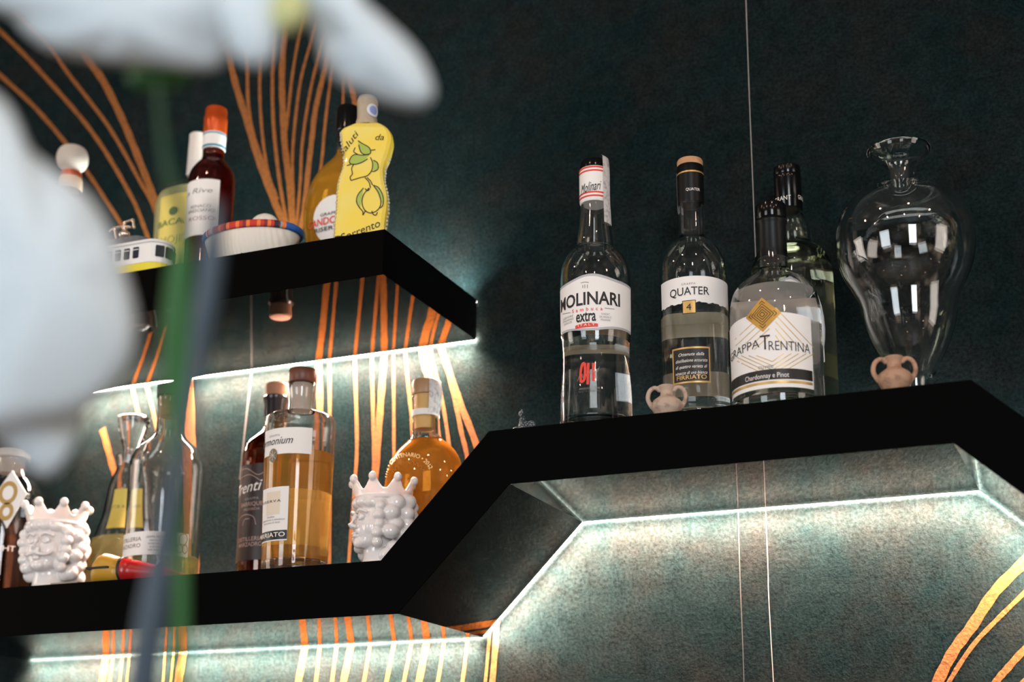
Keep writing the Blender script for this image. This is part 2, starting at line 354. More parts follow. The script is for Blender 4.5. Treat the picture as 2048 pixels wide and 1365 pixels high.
def added_wash(a, b, power, side, cool=False, width=.016):     # added area lamp along a shelf edge, softens the wall glow; spread hides it
    a = Vector((a[0], 0, a[1])); b = Vector((b[0], 0, b[1])); t = (b-a).normalized(); n = Vector((-t.z, 0, t.x))*side
    l = bpy.data.lights.new('added_wall_wash', 'AREA'); l.shape = 'RECTANGLE'; l.size = (b-a).length-.012; l.size_y = width
    l.energy = power*(b-a).length; l.color = (.90, 1.0, .95) if cool else (1.0, .69, .54); l.spread = math.radians(120)
    o = bpy.data.objects.new('added_wall_wash', l); COL.objects.link(o)
    X, Z = t, -n; Y = Z.cross(X); m = Matrix.Identity(4)
    for i in range(3): m[i][0] = X[i]; m[i][1] = Y[i]; m[i][2] = Z[i]
    c = (a+b)/2+n*.0008; m[0][3], m[1][3], m[2][3] = c.x, -GAP-.001-width/2, c.z; o.matrix_world = m
WASHP = 34
def shelf(parent, bot, top, dep, topp):
    extrude('shelf_body', bot+top[::-1], -dep, -GAP, parent)
    led(parent, bot, LEDB, .0006, .003, -GAP+.0004, -.0006); led(parent, top, LEDT, -.003, -.0008, -GAP+.0004, -.0006)
    for p, q in zip(bot[:-1], bot[1:]): added_wash(p, q, WASHP, -1)
    for p, q in zip(top[:-1], top[1:]): added_wash(p, q, topp, 1, True, .030)
top = [(XL, LT), (-.7523, LT), (-.6259, ZT), (-.1273, ZT), (.17, ZT-.94*.2973)]
bot = [(XL, LB), (-.7296, LB), (-.6009, ZB), (-.1474, ZB), (.17, ZB-.93*.3174)]
sh = thing('stepped_wall_shelf', 'long black wall shelf stepping up from low left run to raised right run', 'shelf', (-.9, 0, LB))
shelf(sh, bot, top, DEP, 1.5)
us = thing('upper_wall_shelf', 'short black wall shelf at upper left with mirror-like underside and lit back edge', 'shelf', (-1.1, 0, UB))
UXL, UXR = -1.377, -.46463*U
shelf(us, [(UXL, UB), (UXR, UB)], [(UXL, UT), (UXR, UT)], UDEP, 12)
for o in list(sh.children)+list(us.children): o.matrix_parent_inverse = Matrix.Translation(-o.parent.location)
# ------------------------------------------------------------------ bottles
class B:
    def __init__(s, name, label, x, y, Y, zbase, sy=1.0, rot=0.0, cat='bottle', group=None):
        p = at(x, y, Y); s.X, s.Y, s.z0, s.sy, s.rot = p.x, Y, zbase, sy, rot
        s.t = thing(name, label, cat, (p.x, Y, zbase), group)
        s.t.rotation_euler.z = rot
        s.prof = None
    def Z(s, y, off=0.0):                  # local height of image row y (on the plane of the axis, or off metres nearer the camera)
        z = s.z0+.1
        for _ in range(12):
            q = proj((s.X, s.Y-off, z))[1]; q2 = proj((s.X, s.Y-off, z+.001))[1]; z += (y-q)/(q2-q)*.001
        return z-s.z0
    def R(s, y, hw):
        z = s.Z(y); d = proj((s.X, s.Y, z+s.z0)); c = 1/math.sqrt(1+((d[0]-PX)/F)**2); return hw*d[2]/F*c
    def pts(s, rows): return [(s.Z(y), s.R(y, hw)) for y, hw in rows]        # (z, r)
    def rad(s, z):
        P = sorted(s.prof)
        if z <= P[0][0]: return P[0][1]
        for a, b in zip(P[:-1], P[1:]):
            if z <= b[0]: return a[1]+(b[1]-a[1])*((z-a[0])/max(1e-9, b[0]-a[0]))
        return P[-1][1]
    def ang(s, x, y, r):                   # angle and height where the line of sight through (x, y) meets the bottle surface
        d = ray(x, y); o = CAM-Vector((s.X, s.Y, s.z0)); c, q = math.cos(-s.rot), math.sin(-s.rot)
        o = Vector((o.x*c-o.y*q, o.x*q+o.y*c, o.z)); d = Vector((d.x*c-d.y*q, d.x*q+d.y*c, d.z))
        a = d.x**2+(d.y/s.sy)**2; b = 2*(o.x*d.x+o.y*d.y/s.sy**2); cc = o.x**2+(o.y/s.sy)**2-r*r
        disc = b*b-4*a*cc; t = (-b-math.sqrt(max(0, disc)))/(2*a); p = o+d*t
        return math.atan2(p.x, -p.y/s.sy), p.z
    def surf(s, a, z, off):
        r = s.rad(z); return Vector(((r+off)*math.sin(a), -(r*s.sy+off)*math.cos(a), z))
    def glass(s, rows, m=GLASS, wall=.0028, base=.012, smooth=True, name='glass_body', lip=True):
        # rows from the foot (z = 0 at the shelf) upward: ('px', y, hw)
        P = [(z, r) for z, r in s.pts(rows)]; P[0] = (0.0, P[0][1])
        if smooth: P = smooth_prof(P, 4)
        s.prof = P; r0 = P[0][1]
        out = [(0, 0.0006), (r0-.003, 0.0006), (r0-.0008, .0012)]+[(r, z+(.003 if i == 0 else 0)) for i, (z, r) in enumerate(P)]
        inn = [(max(r-wall, .004), z) for z, r in P[::-1] if z > base+.002]; s.inner = inn[::-1]
        ri = inn[-1][0]; inn += [(ri*.93, base), (0, base*1.0+.002)]
        s.base = base
        o = lathe(name, out+inn, m, s.t, 72, s.sy); return o
    def liquid(s, y, m, grow=.0004, name='liquid'):
        zt = s.Z(y); P = [(r+grow, z) for r, z in s.inner if z < zt-.0005]
        rt = [r for r, z in s.inner if z <= zt][-1]
        P = [(0, s.base+.001), (P[0][0]*.93, s.base+.0005)]+P+[(rt+grow, zt), (0, zt)]
        return lathe(name, P, m, s.t, 72, s.sy)
    def solid(s, name, rows, m, smooth=False, z_off=0, hollow=False, parent=None, seg=48):
        P = s.pts(rows)
        if smooth: P = smooth_prof(P, 4)
        P = [(r, z) for z, r in P]; P = [(0, P[0][1])]+P+[(0, P[-1][1])] if not hollow else P
        return lathe(name, P, m, s.t if parent is None else parent, seg, s.sy if s.sy > .8 else 1.0)
    def label(s, name, xl, xr, yt, yb, m, off=.0004, top=None, bottom=None, back=False, nx=40, nz=10, parent=None):
        # edges given at the left/right image columns; yt / yb are rows at the label's middle column
        xm = (xl+xr)/2; r = s.rad(s.Z((yt+yb)/2))
        am, zt = s.ang(xm, yt, r); _, zb = s.ang(xm, yb, r)
        a0, _ = s.ang(xl, (yt+yb)/2, r); a1, _ = s.ang(xr, (yt+yb)/2, r)
        return s.patch(name, a0, a1, zb, zt, m, off, top, bottom, nx, nz, parent)
    def patch(s, name, a0, a1, zb, zt, m, off=.0004, top=None, bottom=None, nx=40, nz=8, parent=None):
        v, f = [], []
        for i in range(nx+1):
            u = i/nx; a = a0+(a1-a0)*u; t = zt+(top(u) if top else 0); b = zb+(bottom(u) if bottom else 0)
            for j in range(nz+1):
                z = b+(t-b)*j/nz; v.append(s.surf(a, z, off))
        for i in range(nx):
            for j in range(nz): f.append((i*(nz+1)+j, (i+1)*(nz+1)+j, (i+1)*(nz+1)+j+1, i*(nz+1)+j+1))
        return mesh_obj(name, v, f, m, s.t if parent is None else parent)
    def text(s, txt, xl, xr, y, h, m, bold=.0, shear=0.0, parent=None, off=.0008, name='lettering', arc=0.0, rise=0.0, space=1.0, r=None):
        # letters wrapped on the glass between image columns xl..xr, baseline at row y (middle column), letter height h px
        xm = (xl+xr)/2; r = r or s.rad(s.Z(y)); a0, _ = s.ang(xl, y, r); a1, _ = s.ang(xr, y, r); am, z0 = s.ang(xm, y, r); _, z1 = s.ang(xm, y-h, r)
        v, f = text_verts(txt, bold, shear, space)
        if not v: return None
        x0 = min(q.x for q in v); x1 = max(q.x for q in v); hh = .70; out = []
        for q in v:
            u = (q.x-x0)/(x1-x0); a = a0+(a1-a0)*u; z = z0+(z1-z0)*q.y/hh+arc*(1-(2*u-1)**2)+rise*(u-.5)
            out.append(Vector(((r+off)*math.sin(a), -(r*s.sy+off)*math.cos(a), z)))
        return mesh_obj(name, out, f, m, s.t if parent is None else parent, False)
    def line(s, P, w, m, off=.0008, name='line_art', parent=None, closed=False):   # drawn line through image points, w px wide
        C = curve_pts([(x, y, 0) for x, y in P], 4); v, f = [], []
        Q = []
        for c in C:
            r = s.rad(s.Z(c.y)); a, z = s.ang(c.x, c.y, r); Q.append((a, z, r))
        d = proj((s.X, s.Y, s.z0+.1))[2]/F*w*.5
        for i in range(len(Q)):
            a, z, r = Q[i]; A, Bq = Q[max(i-1, 0)], Q[min(i+1, len(Q)-1)]
            dx, dz = (Bq[0]-A[0])*r, Bq[1]-A[1]; L = math.hypot(dx, dz) or 1; nx, nz = -dz/L*d, dx/L*d
            for k in (-1, 1): v.append(s.surf(a+k*nx/r, z+k*nz, off))
        for i in range(len(Q)-1): f.append((2*i, 2*i+1, 2*i+3, 2*i+2))
        return v, f
    def lines(s, L, w, m, off=.0008, name='line_art', parent=None):
        if name in ('label_ornament', 'line_drawing') and len(L) > 1:
            for P in L: s.lines([P], w, m, off, name, parent)
            return
        V_, F_ = [], []
        for P in L:
            v, f = s.line(P, w, m, off); o = len(V_); V_ += v; F_ += [tuple(q+o for q in a) for a in f]
        return mesh_obj(name, V_, F_, m, s.t if parent is None else parent, False)
def merge_into(parent_label, children):    # lettering printed on a label rides with that label
    for c in children:
        if c is not None: c.parent = parent_label
# ---- raised right run -----------------------------------------------------------------
b = B('spirit_bottle', 'tall clear bottle with black cap, red and white collar and white MOLINARI label', 1193, 840, -.160, ZT)
b.glass([(850, 73), (800, 72), (760, 69), (725, 67), (695, 68), (670, 71), (600, 71.5), (560, 71), (538, 68), (518, 59), (505, 47), (497, 38), (480, 36.5), (440, 31), (415, 27.5), (409, 28)], base=.016)
b.liquid(690, WATER)
b.solid('collar', [(411, 27.5), (408, 29.5), (398, 30), (350, 30), (343, 29)], PAPER)
b.solid('cap', [(346, 27.5), (338, 27.5), (328, 26.5), (325, 24.5)], BPLAS)
for y in (403, 396, 353, 346):
    v = b.pts([(y+1.6, 30.4), (y-1.6, 30.4)]); lathe('collar_stripe', [(r, z) for z, r in v], REDI, b.t, 48)
cr = b.R(380, 30.2)
cu = b.text('Molinari', 1163, 1202, 382, 19, INK, .0, .35, r=cr, off=.0006, rise=.0035)
lab = b.label('front_label', 1121.5, 1261, 556, 655, GREYP, top=lambda u: .006*math.exp(-((u-.45)/.2)**2)-.001, bottom=lambda u: -.004*math.exp(-((u-.45)/.22)**2)+.001)
l2 = b.label('label_face', 1121.5, 1260, 561, 651, PAPER, off=.0006, top=lambda u: .006*math.exp(-((u-.45)/.2)**2)-.001, bottom=lambda u: -.004*math.exp(-((u-.45)/.22)**2)+.001, parent=lab)
T = [b.text('MOLINARI', 1123, 1239, 609, 25, INK, .022, 0, parent=lab),
     b.text('Sambuca', 1145, 1205, 622, 7, REDI, .012, 0, parent=lab, space=1.8),
     b.text('extra', 1153, 1192, 643, 23, INK, .02, 0, parent=lab),
     b.text('LIQUORE\nITALIANO\nDOLCE', 1127, 1148, 637, 4, GREYI, 0, 0, parent=lab),
     b.text('FONDAT\nDA ANGELO\nMOLINARI', 1199, 1222, 631, 4, GREYI, 0, 0, parent=lab)]
b.lines([[(1126, 629), (1136, 627), (1142, 626)], [(1209, 617), (1218, 618), (1228, 619)], [(1162, 567), (1170, 565), (1178, 566)], [(1166, 571), (1166, 577)], [(1170, 570), (1170, 577)], [(1175, 570), (1175, 577)]], 1.4, GREYI, parent=lab, name='label_ornament')
it = b.label('red_ribbon', 1151, 1196, 646.5, 655, REDI, off=.0009, top=lambda u: -.0014*(2*u-1)**2, parent=lab); b.text('ITALY', 1157, 1190, 652.5, 4.5, WHITEI, .01, parent=it, off=.0012, space=1.5)
b.lines([[(1163, 766), (1162, 752), (1163, 740), (1166, 729), (1170, 727)], [(1163, 766), (1169, 761), (1171, 745), (1170, 727)], [(1176, 770), (1177, 727)], [(1187, 764), (1187, 727)]], 5.2, REDI, off=.0006, name='red_monogram')
b.text('Molinari', 1156, 1199, 752, 9, GREYI, 0, .4, rise=.010, off=.0011); b.text('ANGELO MOLINARI\nRICETTA ORIGINALE', 1158, 1201, 779, 4, GREYI, 0, off=.0006)
bl = b.patch('back_label', PI-.95, PI+.75, b.Z(700), b.Z(590), PAPERC, off=-.0022)

sp = b.pts([(452, 0), (318, 0)])
o = mesh_obj('tax_seal', [Vector((math.sin(a)*rr*1.0, -math.cos(a)*rr, z)) for z, rr in ((b.Z(318), b.R(330, 24)), (b.Z(322), b.R(330, 29.5)), (b.Z(345), b.R(345, 31.2)), (b.Z(405), b.R(405, 31.5)), (b.Z(455), b.R(455, 34))) for a in (.95, 1.25, 1.55, 1.8)],
             [(i*4+j, i*4+j+1, i*4+j+5, i*4+j+4) for i in range(4) for j in range(3)], SEAL, b.t)

b = B('spirit_bottle', 'slim clear bottle with wooden stopper, white QUATER label and a gold number 4', 1393.5, 815, -.140, ZT)
b.glass([(826, 67), (700, 67.3), (600, 67.5), (560, 67.5), (535, 66.5), (518, 62), (502, 53), (490, 42), (482, 32), (474, 26.5), (462, 25.5), (425, 25.3), (410, 26), (405, 25)], base=.014)
b.liquid(640, WATER)
b.solid('black_sleeve', [(412, 25.5), (408, 26.6), (355, 26.4), (353, 27), (351, 26.4), (336, 26.4), (334, 25)], BSLEEVE)
b.solid('gold_ring', [(354.5, 27.2), (351.5, 27.2)], GOLDI, hollow=True)
b.solid('wooden_stopper', [(336, 25.8), (325, 26), (322.5, 24.5)], CORK)
b.text('QUATER', 1372, 1399, 381, 5.5, WHITEI, 0, r=b.R(380, 26.6), off=.0005)
jag = lambda u: .0012*math.sin(u*60)*math.sin(u*23)-.0005
lab = b.label('front_label', 1323, 1457, 552, 604, PAPER, bottom=jag)
b.text('QUATER', 1341, 1418, 590, 16, INK, .004, parent=lab); b.text('GRAPPA', 1363, 1391, 570, 4, GREYI, 0, parent=lab, space=1.3)
g = b.label('number_plate', 1365, 1392, 601, 628, INK, off=.0006); g2 = b.label('number_face', 1366.5, 1390.5, 602.5, 626.5, GOLDI, off=.0009, parent=g); b.text('4', 1373, 1383, 621, 13, INK, .0, parent=g, off=.0013)
g = b.label('lower_label', 1346, 1420, 694, 766, GOLDI, off=.0006); b.label('label_face', 1348.5, 1417.5, 697.5, 762.5, BLABEL, off=.0009, parent=g)
for i, s_ in enumerate(('Ottenuta dalla', 'distillazione accurata', 'di quattro varieta di', 'vinacce di uva bianca')):
    b.text(s_, 1358 if i == 0 else 1353, 1408 if i == 0 else 1414, 712+i*12.3, 6.5, WHITEI, 0, .4, parent=g, off=.0013)
b.text('FIRRIATO', 1355, 1413, 759, 8.5, GOLDI, .01, parent=g, off=.0013)
b.patch('back_label', PI-1.25, PI+1.25, b.Z(795), b.Z(735), PAPERC, off=.0004)
b.patch('back_label', PI-1.25, PI+1.25, b.Z(665), b.Z(615), PAPERC, off=.0004)
mesh_obj('tax_seal', [Vector((math.sin(a)*rr, -math.cos(a)*rr, z)) for z, rr in ((b.Z(345), b.R(345, 28)), (b.Z(380), b.R(380, 28)), (b.Z(400), b.R(400, 27.8)), (b.Z(425), b.R(425, 27))) for a in (-1.35, -1.7, -2.0)],
         [(i*3+j, i*3+j+1, i*3+j+4, i*3+j+3) for i in range(3) for j in range(2)], SEAL, b.t)

b = B('spirit_bottle', 'squat clear bottle with black screw cap, gold diamond and white GRAPPA TRENTINA label', 1557.5, 795, -.160, ZT)
b.glass([(806, 93), (700, 92.5), (650, 92), (625, 91), (605, 88), (588, 82), (572, 70), (560, 56), (551, 44), (543, 33), (532, 30.5), (515, 30), (505, 30)], base=.012)
b.liquid(592, WATER)
b.solid('black_sleeve', [(520, 29), (516, 29.8), (455, 29), (452, 30.5), (447, 32), (443, 30), (443, 28)], BSLEEVE)
b.solid('screw_cap', [(443, 29), (440, 31), (418, 31), (413, 30), (411, 27)], BPLAS)
lab = b.label('front_label', 1459.5, 1624, 632, 776, PAPER, top=lambda u: .004*(1-(2*u-1)**2))
WG = []
for k in range(5):
    e = 22+k*15
    WG.append([(1524-e*.98-8, 688+(-0), 0)[:2], (1524, 632-(-1)*0+8+0*k)] if False else [(1545-e-14, 700), (1545-6, 700-e*.92-8)])
    WG.append([(1545+6, 700-e*.92-8), (1545+e, 700-4)])
    WG.append([(1545-e-10, 712), (1545, 712+e*.55)]); WG.append([(1545, 712+e*.55), (1545+e, 708)])
b.lines([[p, ((p[0]+q[0])/2, (p[1]+q[1])/2), q] for p, q in WG], 1.5, GOLDI, off=.0006, parent=lab, name='gold_line_pattern')
b.text('GRAPPA', 1463, 1520, 706, 17, INK, -.006, parent=lab, rise=.004); b.text('T', 1521, 1541, 700, 30, INK, -.004, parent=lab); b.text('RENTINA', 1538, 1619, 702, 19, INK, -.006, parent=lab, rise=-.002)
b.text('cuvee', 1517, 1547, 738, 9, GREYI, 0, parent=lab)
gb = b.label('black_band', 1459.5, 1624, 739, 760, BLABEL, off=.0008, parent=lab); b.label('gold_band', 1459.5, 1624, 763, 768, GOLDI, off=.0008, parent=lab)
b.text('Chardonnay e Pinot', 1492, 1578, 757, 10, WHITEI, 0, parent=lab, off=.0012)
zc = b.Z(630); r_ = b.rad(b.Z(650)); am, zm = b.ang(1525, 630, r_)
v = []; hw = b.R(640, 36)
n = 10
for i in range(n+1):
    for j in range(n+1):
        p, q = (i/n*2-1), (j/n*2-1); x_, z_ = (p-q)/2*hw, (p+q)/2*hw; z_ += zm; rr = b.rad(z_)
        v.append(Vector(((rr+.0009)*math.sin(am+x_/rr), -(rr+.0009)*math.cos(am+x_/rr), z_)))
dm = mesh_obj('gold_diamond', v, [(i*(n+1)+j, (i+1)*(n+1)+j, (i+1)*(n+1)+j+1, i*(n+1)+j+1) for i in range(n) for j in range(n)], mat('bronze_gold_foil', (.50, .27, .05), .4, .4), b.t)
DL = []
for k in (.78, .62, .46, .3, .15):
    q = [(0, k), (k, 0), (0, -k), (-k, 0), (0, k)]
    for a_, c_ in zip(q[:-1], q[1:]): DL.append((a_, c_))
v, f = [], []
for (ax, az), (cx, cz) in DL:
    o = len(v); dx, dz = cx-ax, cz-az; L = math.hypot(dx, dz); nx, nz = -dz/L*.018, dx/L*.018
    for px_, pz_ in ((ax+nx, az+nz), (ax-nx, az-nz), (cx-nx, cz-nz), (cx+nx, cz+nz)):
        z_ = zm+pz_*hw; rr = b.rad(z_); v.append(Vector(((rr+.0013)*math.sin(am+px_*hw/rr), -(rr+.0013)*math.cos(am+px_*hw/rr), z_)))
    f.append((o, o+1, o+2, o+3))
mesh_obj('diamond_lines', v, f, INK, dm, False)

b = B('spirit_bottle', 'large pale green-tinted bottle with oval white label and black cap, behind the diamond-label bottle', 1594, 780, -.058, ZT)
b.glass([(792, 84), (650, 83.5), (560, 83), (540, 81), (522, 76), (508, 66), (498, 52), (490, 43), (478, 41.5), (465, 41), (450, 37.5), (438, 31), (430, 28), (420, 27.5)], m=GLASSG, base=.012)
b.liquid(505, mat('straw_coloured_spirit', (.98, .97, .84), 0, trans=1, ior=1.36))
b.solid('black_sleeve', [(424, 26.5), (420, 28.5), (362, 27.5), (358, 28.5), (354, 27), (353, 26)], BPLAS)
b.solid('screw_cap', [(356, 26), (353, 27.5), (338, 27), (337, 26), (335, 23)], BPLAS)
b.text('GRANT', 1551, 1582, 401, 9, WHITEI, .0, r=b.R(400, 28.3), off=.0006); b.text('GRANT', 1596, 1618, 406, 9, WHITEI, .0, r=b.R(400, 28.3), off=.0006)
def oval(s, name, cx, cy, hx, hy, m, off, parent=None, n=28, sx=1.0):
    r = s.rad(s.Z(cy)); ac, zc = s.ang(cx, cy, r); d = proj((s.X, s.Y, s.z0+zc))[2]/F
    v = [s.surf(ac, zc, off)]; f = []
    for q in range(1, 5):
        for k in range(n):
            a = 2*PI*k/n; v.append(s.surf(ac+math.cos(a)*hx*d*q/4/r, zc+math.sin(a)*hy*d*q/4, off))
    for k in range(n):
        f.append((0, 1+k, 1+(k+1) % n))
        for q in range(3): f.append((1+q*n+k, 1+(q+1)*n+k, 1+(q+1)*n+(k+1) % n, 1+q*n+(k+1) % n))
    return mesh_obj(name, v, f, m, s.t if parent is None else parent)
lab = oval(b, 'front_label', 1592, 652, 62, 103, GREYP, .0004); oval(b, 'label_face', 1592, 652, 57, 98, PAPER, .0007, lab)
b.patch('lower_label', -.15, .95, b.Z(745), b.Z(700), PAPER, off=.0002, bottom=lambda u: -.012*(1-(2*u-1)**2))

# ---- glass amphora -------------------------------------------------------------------
b = B('glass_amphora', 'big empty clear glass amphora with a wide flared rim, rightmost on the raised shelf', 1829, 768, -.108, ZT, cat='vase')
rows = [(776, 30), (768, 34), (750, 44), (730, 54), (705, 69), (680, 81), (655, 90), (635, 95), (615, 98), (600, 102), (580, 111), (560, 122), (535, 133), (505, 140), (475, 141), (450, 137), (425, 126), (403, 106), (388, 80), (380, 52), (374, 33), (366, 28.5), (350, 27.5), (335, 28.5), (325, 36), (316, 50), (308, 61), (302, 64.5)]
b.glass(rows, m=mat('heavy_crystal_glass', (1, 1, 1), 0.0, trans=1, ior=1.62), wall=.0042, base=.012)
v = b.pts([(302, 64.5), (299, 62), (298, 58)])
# ---- small clay amphoras -------------------------------------------------------------
def amphora(label, x, y, Y, hw, m, grp=None, tall=1.0):
    b = B('miniature_amphora', label, x, y, Y, ZT, cat='ornament')
    d = proj((b.X, b.Y, ZT+.02))[2]/F; s = hw*d                       # body radius
    body = lathe_data([(0, 0), (s*.55, 0), (s*.72, s*.25), (s*.98, s*.75), (s, s*1.0), (s*.9, s*1.3), (s*.6, s*1.52), (s*.42, s*1.66), (s*.40, s*1.95), (s*.52, s*2.2), (s*.58, s*2.32), (s*.40, s*2.34), (s*.28, s*2.1), (0, s*2.0)], 32)
    parts = [body]
    for k in (-1, 1):
        P = curve_pts([(k*s*.42, 0, s*1.98), (k*s*.75, 0, s*2.22), (k*s*1.10, 0, s*2.0), (k*s*1.22, 0, s*1.5), (k*s*1.05, 0, s*1.05), (k*s*.85, 0, s*.8)], 4)
        parts.append(limb(P, s*.155, 8))
    o = union('amphora_body', parts, m, b.t, s*.045, 3)
    b.t.rotation_euler.z = .25; return b
amphora('tiny pale clay two-handled amphora in front of the QUATER bottle', 1334, 815, -.190, 31, CLAY)
amphora('tiny brown clay two-handled amphora in front of the big glass amphora', 1791, 775, -.196, 34, CLAYB)
# ---- dark figurine -------------------------------------------------------------------
b = B('bird_figurine', 'tiny dark glittery figurine at the left corner of the raised run', 1048, 855, -.203, ZT, cat='ornament')
GL_ = mat('dark_glitter', (0.03, 0.05, 0.06), 0.3, .5, noise=((0.45, 0.45, 0.45), 700, .52, .66), bump=(700, .8, .002)); s = .001*.57
union('bird_body', [ell((0, 0, 12*s), (11*s, 10*s, 11*s)), ell((-3*s, 0, 22*s), (6.5*s, 6*s, 11*s)), ell((-5*s, -2*s, 36*s), (5.5*s, 5*s, 6*s)), ell((15*s, 0, 12*s), (9*s, 7*s, 9*s)), ell((-14*s, -2*s, 5*s), (9*s, 8*s, 6*s)), ell((-4*s, -1*s, 41*s), (2*s, 2*s, 4*s)), ell((8*s, -3*s, 5*s), (14*s, 9*s, 5.5*s))], GL_, b.t, .0005, 1)
# ---- upper shelf ----------------------------------------------------------------------
b = B('spirit_bottle', 'clear bottle with round frosted stopper and orange ring, left end of upper shelf', 128, 500, -.120, UT)
b.glass([(560, 62), (480, 60), (440, 52), (418, 38), (400, 27), (386, 23), (380, 23)], base=.01)
b.solid('neck_band', [(383, 23.5), (380, 25), (362, 24.5), (358, 23)], mat('cream_neck_band', (.72, .52, .36), .4))
b.solid('orange_ring', [(359, 21), (357, 22.5), (347, 21.5), (345, 19)], COPPER)
b.solid('round_stopper', [(346, 17), (341, 21), (334, 28), (325, 32), (315, 32.5), (305, 30), (298, 24), (293, 13), (290, 5)], FROST, smooth=True)
def part_box(name, lo, hi, m, parent, bev=.001, seg=2):
    bm = bmesh.new(); bmesh.ops.create_cube(bm, size=1)
    for v in bm.verts: v.co = Vector([lo[i]+(hi[i]-lo[i])*(v.co[i]+.5) for i in range(3)])
    if bev: bmesh.ops.bevel(bm, geom=list(bm.edges), offset=bev, segments=seg, affect='EDGES')
    me = bpy.data.meshes.new(name); bm.to_mesh(me); bm.free(); me.materials.append(m)
    o = bpy.data.objects.new(name, me); COL.objects.link(o); o.parent = parent; return o
def rounded(x0, x1, hy, z0, z1, rx, n=10, taper=0.0):      # long box whose two ends bow outward; local coordinates
    P = []
    for k in range(n+1):
        a = -PI/2+PI*k/n; P.append((x1-rx+rx*math.cos(a), hy*math.sin(a)))
    for k in range(n+1):
        a = PI/2+PI*k/n; P.append((x0+rx+rx*math.cos(a), hy*math.sin(a)))
    N = len(P); c = (x0+x1)/2
    v = [(x, y, z0) for x, y in P]+[(c+(x-c)*(1-taper*.4), y*(1-taper), z1) for x, y in P]
    f = [tuple(range(N))[::-1], tuple(range(N, 2*N))]+[(i, (i+1) % N, (i+1) % N+N, i+N) for i in range(N)]
    return v, f
pe = at(336, 520, -.210); tz = UT
tr = thing('toy_tram', 'small yellow and white model tram with grey roof on the upper shelf', 'toy', (pe.x-.062*1.3, -.205, tz)); tr.scale = (1.3, 1.3, 1.35)
TY = mat('tram_yellow', (.75, .62, .04), .35); TWH = mat('tram_white', (.78, .76, .74), .35); TG = mat('tram_roof_grey', (.12, .125, .14), .4)
TD = mat('dark_tram_glass', (.03, .035, .045), .1); TM = mat('warm_chrome', (.75, .6, .5), .25, .8)
L2 = .062
v, f = rounded(-L2, L2, .017, .003, .0165, .016); mesh_obj('lower_body', v, f, TY, tr, False)
v, f = rounded(-L2-.0005, L2+.0005, .0175, .0160, .0185, .016); mesh_obj('waist_rail', v, f, TWH, tr, False)
v, f = rounded(-L2, L2, .0168, .0185, .0355, .016); mesh_obj('upper_body', v, f, TWH, tr, False)
for k in range(9):
    x = .034-k*.0107; o = part_box('window', (x-.0034, -.0178, .0215), (x+.0034, -.0160, .0325), TD, tr, .0006)
    part_box('window_bar', (-.0034+x, -.0180, .0293), (.0034+x, -.0176, .0300), TWH, o, 0)
for a in (-.75, -.15, .5):
    cx, cyy = L2-.016+.0162*math.cos(a), .0170*math.sin(a)
    o = part_box('window', (-.0012, -.0042, .0215), (.0012, .0042, .0325), TD, tr, .0005); o.location = (cx, cyy, 0); o.rotation_euler.z = a*1.05
v, f = rounded(-L2-.001, L2+.001, .0185, .0355, .0385, .016, taper=.06); mesh_obj('roof_edge', v, f, TWH, tr, False)
v, f = rounded(-L2+.006, L2-.024, .0150, .0385, .0465, .012, taper=.10); mesh_obj('roof', v, f, TG, tr, False)
pn = limb([(-.006, -.010, .056), (.000, -.010, .059), (.010, -.010, .059), (.020, -.010, .057)], .0017, 6), limb([(.000, -.010, .059), (.004, -.010, .046)], .0015, 6), limb([(.012, -.010, .046), (.012, -.010, .063), (.022, -.010, .064), (.024, -.010, .055)], .0018, 6), ell((.012, -.009, .051), (.006, .005, .004))
union('pantograph', list(pn), TM, tr, .0006, 1)
part_box('roof_lamp', (.040, -.006, .0384), (.047, .0, .0415), TD, tr, .0006)
mesh_obj('headlamp', *ell((L2+.0003, -.003, .0105), (.0015, .003, .003)), TWH, tr)
for x in (-.04, .035): part_box('wheel_truck', (x-.014, -.0145, 0), (x+.014, .0145, .0045), TD, tr, .001)

b = B('spirit_bottle', 'pale yellow mojito bottle with white capsule and yellow label behind the red-capped bottle', 383, 480, -.055, UT, sy=.74)
b.glass([(530, 82), (500, 83), (430, 84), (405, 82), (388, 74), (374, 58), (362, 36), (352, 21), (345, 19.5), (330, 19)], base=.008)
b.liquid(392, CREAM)
b.solid('white_capsule', [(356, 18), (354, 19.5), (300, 18.5), (285, 18), (272, 18), (270, 16)], mat('cream_white_capsule', (.66, .60, .55), .4))
lab = b.label('front_label', 318, 458, 384, 540, PAPERY)
GRN = mat('green_ink', (.12, .22, .07), .5)
b.text('BACARDI', 318, 406, 447, 12, GRN, .01, parent=lab); b.text('MOJITO', 322, 398, 484, 15, mat('olive_ink', (.42, .40, .12), .5), 0, parent=lab)
oval(b, 'round_emblem', 348, 422, 11, 9, mat('dark_green_emblem', (.10, .16, .06), .5), .0007, lab)
b = B('wine_bottle', 'dark red half bottle with orange-red capsule and white and blue neck band', 418, 450, -.128, UT)
b.glass([(540, 48), (480, 48), (400, 48), (365, 47), (348, 43.5), (334, 34), (324, 25), (316, 22), (306, 22), (300, 21.5)], m=mat('dark_wine_glass', (.50, .12, .08), 0, trans=1, ior=1.47), base=.01)
b.liquid(312, DRED)
b.solid('neck_band', [(303, 21.5), (302, 22.8), (274, 23.6), (270, 23)], PAPER)
for y in (299, 275):
    v = b.pts([(y+2, 23.4), (y-2, 23.9)]); lathe('blue_line', [(r, z) for z, r in v], mat('teal_blue_line', (.02, .22, .34), .4), b.t, 48)
b.solid('capsule', [(272, 22.8), (270, 23.6), (250, 23.6), (238, 24), (236, 22.5), (224, 22), (219, 20.5), (217, 16)], COPPER)
lab = b.label('front_label', 371, 437, 358, 470, PAPER)
